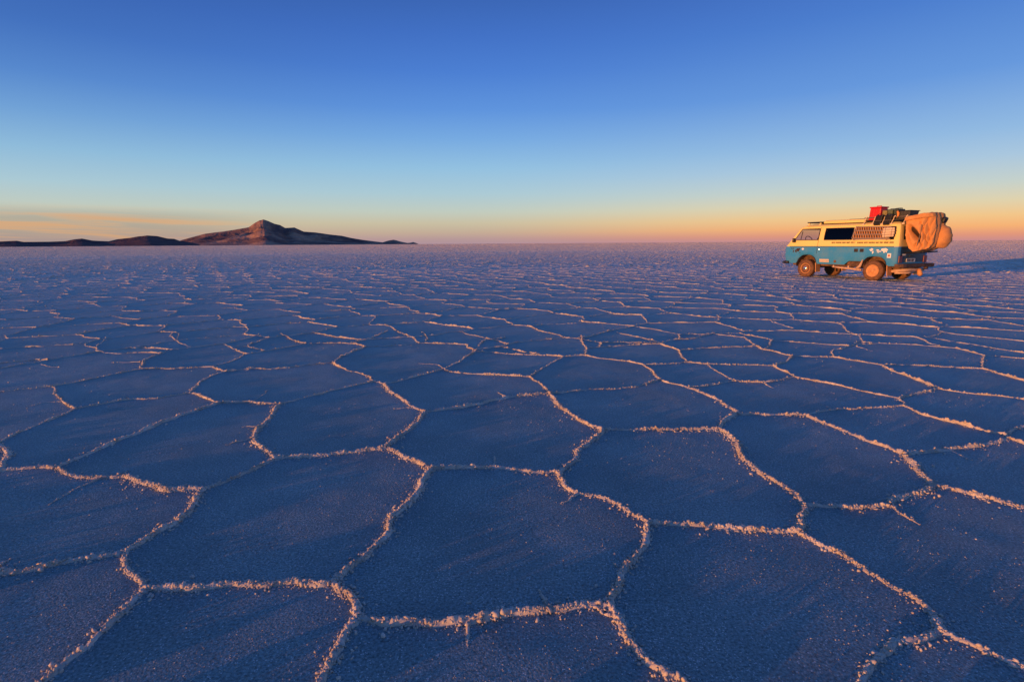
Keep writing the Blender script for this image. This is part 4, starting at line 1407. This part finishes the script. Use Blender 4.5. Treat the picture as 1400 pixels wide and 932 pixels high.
def flank_poly(mb, pts, cx, cz, thick=0.004, sg=1):
    def Y(z):
        return (body_y(z) + 0.001) * sg
    mb.poly([(cx - px, Y(cz + pz), cz + pz) for px, pz in pts], thick * sg, (0, 1, 0))
def blob(r, n, seed, sx=1.0, sz=1.0):
    g = random.Random(seed)
    return [(sx * r * (1 + g.uniform(-.35, .35)) * math.cos(2 * math.pi * i / n), sz * r * (1 + g.uniform(-.35, .35)) * math.sin(2 * math.pi * i / n)) for i in range(n)]
# pale map of the continents
for (dx, dz, r, sx, sz, sd) in ((-.02, .045, .062, 1.0, .7, 1), (.03, -.045, .040, .7, 1.2, 2), (.19, .03, .035, 1.3, .7, 3), (.20, -.035, .030, 1.4, .6, 9), (.27, -.01, .030, 1.5, .6, 4),
                                (.36, .04, .060, 1.0, .8, 5), (.44, .045, .060, 1.1, .8, 6), (.40, -.03, .038, 1.0, .7, 7), (.47, -.02, .03, 1.0, .8, 8)):
    mb = MB()
    flank_poly(mb, blob(r, 11, sd, sx, sz), -.0 - dx, .975 + dz)
    mb.build('map_sticker', m_white, van)
mb = MB()
flank_poly(mb, [(-.062, -.075), (.062, -.075), (.062, .075), (-.062, .075)], -.57, .825)
o = mb.build('square_sticker', m_white, van)
mb = MB()
mb.poly([(-.57 - .034 * math.cos(a), body_y(.825) + .0065, .825 + .036 * math.sin(a)) for a in np.linspace(0, 2 * math.pi, 14, endpoint=False)], .003, (0, 1, 0))
mb.build('sticker_disc', m_lor, o)
mb = MB()
flank_poly(mb, [(-.185, -.055), (.185, -.055), (.185, .055), (-.185, .055)], 1.72, .60)
mb.build('panel_sticker', m_matting, van)
for (dx, dz, r, sx, sz, sd) in ((0, .01, .066, 1.35, .75, 1), (.10, -.04, .030, .8, 1.3, 2), (.075, -.075, .022, .8, 1.2, 3), (.20, -.05, .030, .6, 1.4, 4), (.225, .05, .022, .7, 1.3, 5), (.30, .06, .016, .7, 1.2, 6), (-.08, -.095, .018, 1.3, .8, 7), (-.045, .055, .03, 1.2, .8, 8)):
    mb = MB()
    flank_poly(mb, blob(r * 1.15, 9, sd + 30, sx, sz), 2.82 + dx, .985 + dz, .006)
    mb.build('splatter_sticker', m_ink, doors['L'])
mb = MB()
flank_poly(mb, [(.050 * math.cos(a), .038 * math.sin(a)) for a in np.linspace(0, 2 * math.pi, 14, endpoint=False)], 2.62, 1.03)
mb.build('badge', m_white, doors['L'])
# air vents and fuel flap
for cx in (.555, .355):
    mb = MB()
    mb.box((cx, body_y(.99) + 0.001, .99), (.135, .022, .115), .010)
    for k in range(4):
        mb.box((cx, body_y(.99) + 0.012, .955 + .024 * k), (.11, .012, .010))
    mb.build('air_vent', m_black, van)
mb = MB()
mb.lathe([(.052, -.01), (.052, .006), (.042, .012)], (1.30, body_y(.58) + .0, .585), 'Y', 20)
mb.build('filler_cap', m_under, van)
# tailgate marks
mb = MB()
mb.box((-.848, .15, .665), (.012, .52, .115), .003)
plate = mb.build('number_plate', m_white, gate)
def rear_put(z0, x):
    def put(mb, a, za, b, zb, lw):
        d = math.atan2(zb - za, b - a); L = math.hypot(b - a, zb - za) + lw
        mb.box((x, (a + b) / 2, z0 + (za + zb) / 2), (.003, L, lw), rot=Matrix.Rotation(d, 3, 'X'))
    return put
mb = MB()
strokes(mb, 2, .38, -.08, rear_put(.63, -.856), .07, 8, .014)
mb.build('plate_lettering', m_ink, plate)
mb = MB()
strokes(mb, 1, .64, .42, rear_put(.83, -.840), .045, 9, .010)
mb.build('lettering', m_white, gate)
mb = MB()
mb.box((-.848, .15, .80), (.04, .22, .04), .01)
mb.build('handle', m_black, gate)

# pop-top roof, roof vent strip, racks
mb = MB()
mb.box((1.30, 0, 2.028), (1.62, 1.24, .135), .045, taper=.95)
pop = mb.build('pop_top', m_cream, van, smooth_angle=0.6)
mb = MB()
mb.tube([(x, y, 1.966) for x, y in ((.52, .635), (2.10, .635), (2.10, -.635), (.52, -.635))], .016, 6, closed=True)
mb.build('seal', m_rubber, pop)
mb = MB()
mb.box((1.05, 0, 2.106), (.55, .55, .025), .008)
mb.build('roof_hatch', m_under, pop)
mb = MB()
for y in np.linspace(-.62, .62, 9):
    mb.box((2.41, y, 2.045), (.62, .085, .022), .004)
for x in (2.16, 2.66):
    mb.box((x, 0, 2.022), (.05, 1.34, .026), .005)
fr = mb.build('front_rack', m_black, van)
for x in (2.17, 2.63):
    for sg in (1, -1):
        mb = MB()
        mb.box((x, .655 * sg, 1.95), (.055, .045, .13), .008, rot=Matrix.Rotation(sg * .25, 3, 'X'))
        mb.build('rack_foot', m_cream, fr)
rack = empty('roof_rack'); rack.parent = van
mb = MB()
for x in np.linspace(.44, -.86, 8):
    mb.box((x, 0, 2.005), (.05, 1.40, .024), .004)
for sg in (1, -1):
    mb.tube([(.50, .70 * sg, 2.015), (-.90, .70 * sg, 2.015)], .017, 8)
mb.build('rack_floor', m_black, rack)
mb = MB()
mb.tube([(.50, .71, 2.12), (.50, -.71, 2.12), (-.90, -.71, 2.12), (-.90, .71, 2.12)], .013, 8, closed=True)
mb.build('rack_rail', m_steel, rack)
for x in (.46, .16, -.16, -.46, -.84):
    for sg in (1, -1):
        mb = MB()
        mb.tube([(x + .03, .768 * sg, 1.875), (x + .02, .755 * sg, 1.95), (x, .715 * sg, 2.05), (x - .015, .715 * sg, 2.13), (x - .045, .715 * sg, 2.155), (x - .055, .715 * sg, 2.125)], .014, 7)
        mb.box((x + .03, .772 * sg, 1.885), (.08, .03, .05), .008)
        mb.build('rack_post', m_matting, rack)
# shelf rail that carries the sand ladder
mb = MB()
mb.tube([(.72, .925, 1.365), (-.55, .925, 1.365)], .018, 8)
rail = mb.build('ladder_rail', m_matting, van)
for x in (.66, -.44):
    mb = MB()
    mb.box((x, .905, 1.385), (.07, .07, .085), .012)
    mb.build('bracket', m_under, rail)

# ------------------------------------------------------------------ things carried on the van (each its own thing)
def carried(name, label, cat, loc, group=None, extra=None):
    o = empty(name)
    M = van.matrix_basis if False else Matrix.Translation(van.location) @ Matrix.Rotation(math.radians(115.6), 4, 'Z')
    L = Matrix.Translation(loc)
    if extra is not None:
        L = L @ extra
    o.matrix_world = M @ L
    return tag(o, label, cat, group)

# sand ladder: lower long edge on the rail, leaning back against the flank
lad = carried('sand_ladder', 'rusty perforated steel sand ladder strapped along the side of the van', 'sand ladder', (0, 0, 0))
p0, p1 = Vector((.74, .935, 1.405)), Vector((.66, .862, 1.825))
q0, q1 = Vector((-.50, .935, 1.400)), Vector((-.50, .862, 1.800))
def lad_pt(u, v):
    return (p0.lerp(q0, u)).lerp(p1.lerp(q1, u), v)
mb = MB()
for v in (0.02, .345, .655, .98):
    mb.tube([lad_pt(u, v) for u in np.linspace(0, 1, 9)], .021, 6)
mb.tube([lad_pt(0, 0), lad_pt(0, 1)], .02, 6)
mb.tube([lad_pt(1, 0), lad_pt(1, 1)], .02, 6)
mb.build('rail', m_steel, lad)
mb = MB()
for (va, vb) in ((.02, .345), (.345, .655), (.655, .98)):
    for k in range(14):
        u = .03 + k * .068
        mb.tube([lad_pt(u + .022, va), lad_pt(u - .022, vb)], .0155, 6)
mb.build('rung', m_rim, lad)
mb = MB()
for k in range(10):
    for v in np.linspace(.05, .95, 6):
        pass
mb.poly([lad_pt(u, v) - Vector((0, .022, 0)) for u, v in ((.01, .02), (.99, .02), (.99, .98), (.01, .98))], .004, (0, 1, .15))
mb.build('back_sheet', m_under, lad)

mat_ = carried('folded_mat', 'cream ribbed mat strapped over the rear end of the sand ladder', 'mat', (-.485, .955, 1.60), None, Matrix.Rotation(0.165, 4, 'X') @ Matrix.Rotation(0.05, 4, 'Y'))
mb = MB()
for k, (dz, w) in enumerate(((-.118, .36), (-.038, .385), (.042, .385), (.122, .36))):
    mb.box((0, 0, dz), (w, .055, .074), .018)
mb.build('mat_rib', m_matting, mat_)
mb = MB()
for x in (-.11, .10):
    mb.box((x, .002, 0), (.022, .060, .325), .004)
mb.build('strap', m_steel, mat_)

def jerrycan(mb, L, D, Hh):
    mb.box((0, 0, Hh / 2), (L, D, Hh), min(L, D) * .16)
    for sg in (1, -1):
        for dx in (1, -1):
            mb.box((0, sg * D / 2, Hh * .48), (L * .09, .014, Hh * .72), .004, rot=Matrix.Rotation(dx * .45, 3, 'Y'))

red = carried('red_crate', 'bright red ribbed plastic box, tallest of the load on the roof rack', 'crate', (.27, .33, 2.03), None)
mb = MB()
mb.box((0, 0, .22), (.40, .46, .42), .03, taper=.90)
for x in (-.13, -.045, .045, .13):
    for sg in (1, -1):
        mb.box((x * .96, sg * .216, .21), (.028, .02, .36), .006, rot=Matrix.Rotation(sg * .055, 3, 'X'))
mb.build('crate_shell', m_red, red)
mb = MB()
mb.box((0, 0, .445), (.40, .455, .045), .014)
mb.build('lid', m_red, red)
mb = MB()
mb.tube([(-.08, 0, .465), (-.07, 0, .50), (.07, 0, .50), (.08, 0, .465)], .012, 6)
mb.build('handle', m_red, red)

for (x, y, L, hh, mt, lab, cn, rz) in ((-.055, .36, .155, .335, m_khaki, 'khaki jerrycan standing against the red box on the roof rack', 'K', .06),
                                      (-.235, .34, .165, .355, m_green, 'olive green jerrycan in the middle of the roof rack load', 'G', -.03),
                                      (-.405, .33, .150, .365, m_dgreen, 'dark green jerrycan standing beside the black bin on the roof rack', 'D', .03)):
    jc = carried('jerrycan', lab, 'jerrycan', (x, y, 2.02), 'jerrycans standing on the roof rack', Matrix.Rotation(rz, 4, 'Z'))
    mb = MB()
    jerrycan(mb, L, .44, hh)
    mb.build('can_body', mt, jc)
    mb = MB()
    for dx in (-.035, 0, .035):
        mb.tube([(dx, -.10, hh - .005), (dx, -.09, hh + .03), (dx, .04, hh + .03), (dx, .05, hh - .005)], .009, 6)
    mb.build('handle', mt, jc)
    mb = MB()
    mb.lathe([(.03, 0), (.034, .012), (.034, .03), (.025, .036)], (0, .15, hh - .008), 'Z', 14)
    mb.build('cap', m_black, jc)

bin_ = carried('storage_bin', 'dark grey flared bin at the rear end of the roof rack', 'bin', (-.66, .30, 2.02))
mb = MB()
mb.box((0, 0, .14), (.34, .44, .28), .02, taper=1.22)
for x in (-.1, .0, .1):
    mb.box((x, .248, .15), (.02, .02, .24), .004, rot=Matrix.Rotation(-.17, 3, 'X'))
mb.build('bin_shell', m_bin, bin_)
mb = MB()
mb.box((0, 0, .288), (.45, .57, .026), .010)
mb.build('lid', m_can, bin_)
pouch = carried('orange_pouch', 'small orange cloth bundle hooked between the dark green jerrycan and the bin', 'pouch', (-.50, .595, 2.10))
mb = MB()
mb.tube([(.02, 0, .20), (0, .01, .19), (-.03, .015, .14), (-.035, .015, .08), (-.01, .01, .02), (.015, 0, -.01)], [.018, .03, .038, .034, .026, .012], 10)
mb.build('pouch_bundle', m_orange, pouch)

for (x, lab) in ((.03, 'black canister lashed to the rack edge below the red box'), (-.275, 'black canister lashed to the rack edge below the green jerrycan')):
    wc = carried('canister', lab, 'canister', (x, .735, 1.86), 'black canisters lashed to the rack edge', Matrix.Rotation(-.12, 4, 'X'))
    mb = MB()
    mb.box((0, 0, .16), (.23, .13, .34), .028, shear=(-.085, 0))
    mb.build('can_body', m_can, wc)
    mb = MB()
    mb.tube([(-.02, 0, .325), (-.03, 0, .365), (-.12, 0, .365), (-.13, 0, .325)], .011, 6)
    mb.build('handle', m_can, wc)
    mb = MB()
    mb.lathe([(.026, 0), (.028, .02), (.02, .026)], (-.005, 0, .325), 'Z', 12)
    mb.build('cap', m_can, wc)
    mb = MB()
    mb.box((-.045, .004, .155), (.245, .136, .014), .003)
    mb.build('strap', m_strap, wc)

# tan tarp wrapped round the bulky load on the tail
PROF = [(-.86, 2.08), (-.88, 1.97), (-.90, 1.74), (-.915, 1.50), (-.96, 1.27), (-1.05, 1.06), (-1.17, .965), (-1.32, .985), (-1.46, 1.04), (-1.56, 1.12), (-1.62, 1.26), (-1.64, 1.45), (-1.64, 1.65), (-1.63, 1.85), (-1.615, 2.03), (-1.575, 2.18), (-1.50, 2.215), (-1.36, 2.185), (-1.18, 2.145), (-1.02, 2.11)]
def tarp_mesh():
    Pp = np.array(PROF + [PROF[0]])
    seg = np.hypot(*np.diff(Pp, axis=0).T)
    s = np.concatenate([[0], np.cumsum(seg)])
    na, nyy = 260, 64
    u = np.linspace(0, s[-1], na, endpoint=False)
    px, pz = np.interp(u, s, Pp[:, 0]), np.interp(u, s, Pp[:, 1])
    for _ in range(3):
        px = (np.roll(px, 1) + 2 * px + np.roll(px, -1)) / 4
        pz = (np.roll(pz, 1) + 2 * pz + np.roll(pz, -1)) / 4
    cx, cz = -1.30, 1.58
    yy = np.concatenate([np.linspace(.76, .76, 44), np.linspace(.75, -.16, 40), np.linspace(-.17, -.17, 12)])
    sc = np.concatenate([np.linspace(.02, .98, 44), np.ones(40), np.linspace(.97, .02, 12)])
    bul = np.concatenate([.06 * (1 - np.linspace(0, 1, 44) ** 2), np.zeros(40), -.06 * (1 - np.linspace(1, 0, 12) ** 2)])
    V = np.zeros((len(yy), na, 3))
    for i, (y, k) in enumerate(zip(yy, sc)):
        x = cx + (px - cx) * k
        z = cz + (pz - cz) * k
        # the left half reaches forward to the rack, the load narrows towards the back in plan
        back = np.clip((-x - 1.30) / .45, 0, 1)
        yv = (y + bul[i]) * (1 - .55 * back ** 1.4) + .02
        V[i] = np.stack([x, yv, z], -1)
    Vf = V.reshape(-1, 3).copy()
    x, y, z = Vf.T
    a = np.arctan2(z - cz, x - cx)
    rr = np.hypot(z - cz, x - cx)
    # folds: hanging pleats on the rear half, a slack hollow on the left face, an overlap under the top flap
    ph = (x * 1.0 + z * .24) * 27 + 3.0 * fbm2(x * 2.5, z * 2.5, 3, 4)
    pleat = (np.abs(np.sin(ph)) ** .7 * 2 - 1.2) * np.clip((-x - 1.26) / .10, 0, 1) * np.clip((-z + 2.16) / .25, 0, 1)
    def groove(x0, z0, ang, w, l, sharp=1.0):
        c_, s_ = math.cos(ang), math.sin(ang)
        wv = .05 * (fbm2(x * 4 + x0 * 9, z * 4, 2, 31) - .5)
        across = (x - x0) * c_ + (z - z0) * s_ + wv
        along = -(x - x0) * s_ + (z - z0) * c_
        return np.exp(-np.abs(across / w) ** sharp) * np.exp(-(along / l) ** 4)
    # in profile x runs towards the nose, so a fold leaning back at its foot has a positive angle
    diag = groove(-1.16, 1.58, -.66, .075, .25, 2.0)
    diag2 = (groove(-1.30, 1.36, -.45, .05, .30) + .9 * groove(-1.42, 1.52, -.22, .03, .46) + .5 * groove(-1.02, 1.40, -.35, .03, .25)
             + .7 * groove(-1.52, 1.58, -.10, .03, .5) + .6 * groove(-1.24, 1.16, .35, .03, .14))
    flap = 1 / (1 + np.exp(-(z - 1.965 - .16 * (-x - .9)) / .005))
    wr = fbm2(x * 7 + y * 3, z * 7 - y * 2, 4, 9) - .5
    front = np.clip((y - .15) / .25, 0, 1)
    dy = (.030 * pleat - .30 * diag - .13 * diag2) * front * (1 - flap) + .075 * flap * front + .035 * wr - .05 * np.clip((1.30 - z) / .3, 0, 1) * front
    Vf[:, 1] += dy
    nx_, nz_ = (x - cx) / np.maximum(rr, .05), (z - cz) / np.maximum(rr, .05)
    dd = .03 * wr + .012 * np.sin(y * 26 + 3 * wr) * np.clip((-x - 1.3) / .2, 0, 1)
    # lowest corner sags
    Vf[:, 0] += nx_ * dd * np.clip(rr / .3, 0, 1)
    Vf[:, 2] += nz_ * dd * np.clip(rr / .3, 0, 1)
    hollow = (np.maximum(diag * 1.0, diag2 * .62) * front * (1 - flap)) > .50  # canvas faces in the deep folds, coloured dark as painted shade
    ii = np.arange(len(yy) * na).reshape(len(yy), na)
    q = np.stack([ii[:-1], np.roll(ii[:-1], -1, 1), np.roll(ii[1:], -1, 1), ii[1:]], -1).reshape(-1, 4)
    caps = [ii[0][None, ::-1], ii[-1][None, :]]
    me = np_mesh('canvas_sheet', Vf, [q, caps[0], caps[1]])
    smooth_mesh(me)
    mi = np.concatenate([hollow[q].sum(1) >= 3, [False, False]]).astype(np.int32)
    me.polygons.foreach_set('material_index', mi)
    return me
tarp = carried('tarp_bundle', 'bulky load wrapped in tan canvas tarp and lashed behind the van', 'tarp', (0, 0, 0))
cs = link_mesh('canvas_sheet', tarp_mesh(), tarp, [m_tarp, m_fold_shade])
mb = MB()
Pc = [(x, z) for x, z in PROF]
xs = -1.37
mb.tube([(xs - .06, .50, 2.19), (xs - .03, .70, 2.10), (xs, .755, 1.95), (xs + .01, .755, 1.7), (xs + .03, .755, 1.45), (xs + .07, .755, 1.2), (xs + .12, .68, 1.02)], .014, 6)
mb.build('strap', m_strap, tarp)
mb = MB()
mb.box((-1.64, .06, 1.97), (.13, .22, .20), .05, rot=Matrix.Rotation(-.35, 3, 'Y'))
mb.build('black_liner', m_can, tarp)
mb = MB()
mb.lathe([(.02, .29), (.07, .287), (.12, .272), (.17, .245), (.21, .21), (.245, .165), (.27, .12), (.285, .07), (.295, .02), (.295, -.04), (.285, -.10), (.265, -.155), (.235, -.20), (.20, -.23), (.11, -.27), (.02, -.285)], (-1.57, .0, 1.46), 'Y', 64)
for v_ in mb.bm.verts:
    x_, y_, z_ = v_.co
    an = math.atan2(z_ - 1.46, x_ + 1.57)
    rr_ = math.hypot(z_ - 1.46, x_ + 1.57)
    nz_ = float(fbm2(np.array([x_ * 6 + 9]), np.array([z_ * 6 + y_ * 5 + 9]), 3, 55)[0]) - .5
    k_ = 1 + .16 * nz_ + .035 * math.sin(an * 9 + 7 * nz_) * min(1, rr_ / .2) + .10 * max(0, -math.sin(an))
    v_.co.x = -1.57 + (x_ + 1.57) * k_
    v_.co.z = 1.46 + (z_ - 1.46) * k_ * 1.24
    v_.co.y = y_ * (1 + .25 * nz_)
mb.build('round_bulge', m_tarp, tarp)
mb = MB()
for y in (.55, 0.15, -.25):
    mb.tube([(-.85, y, .92), (-1.15, y, .935), (-1.40, y, .96)], .022, 8)
mb.tube([(-1.40, .58, .96), (-1.40, -.28, .96)], .022, 8)
mb.build('carrier_frame', m_black, van)
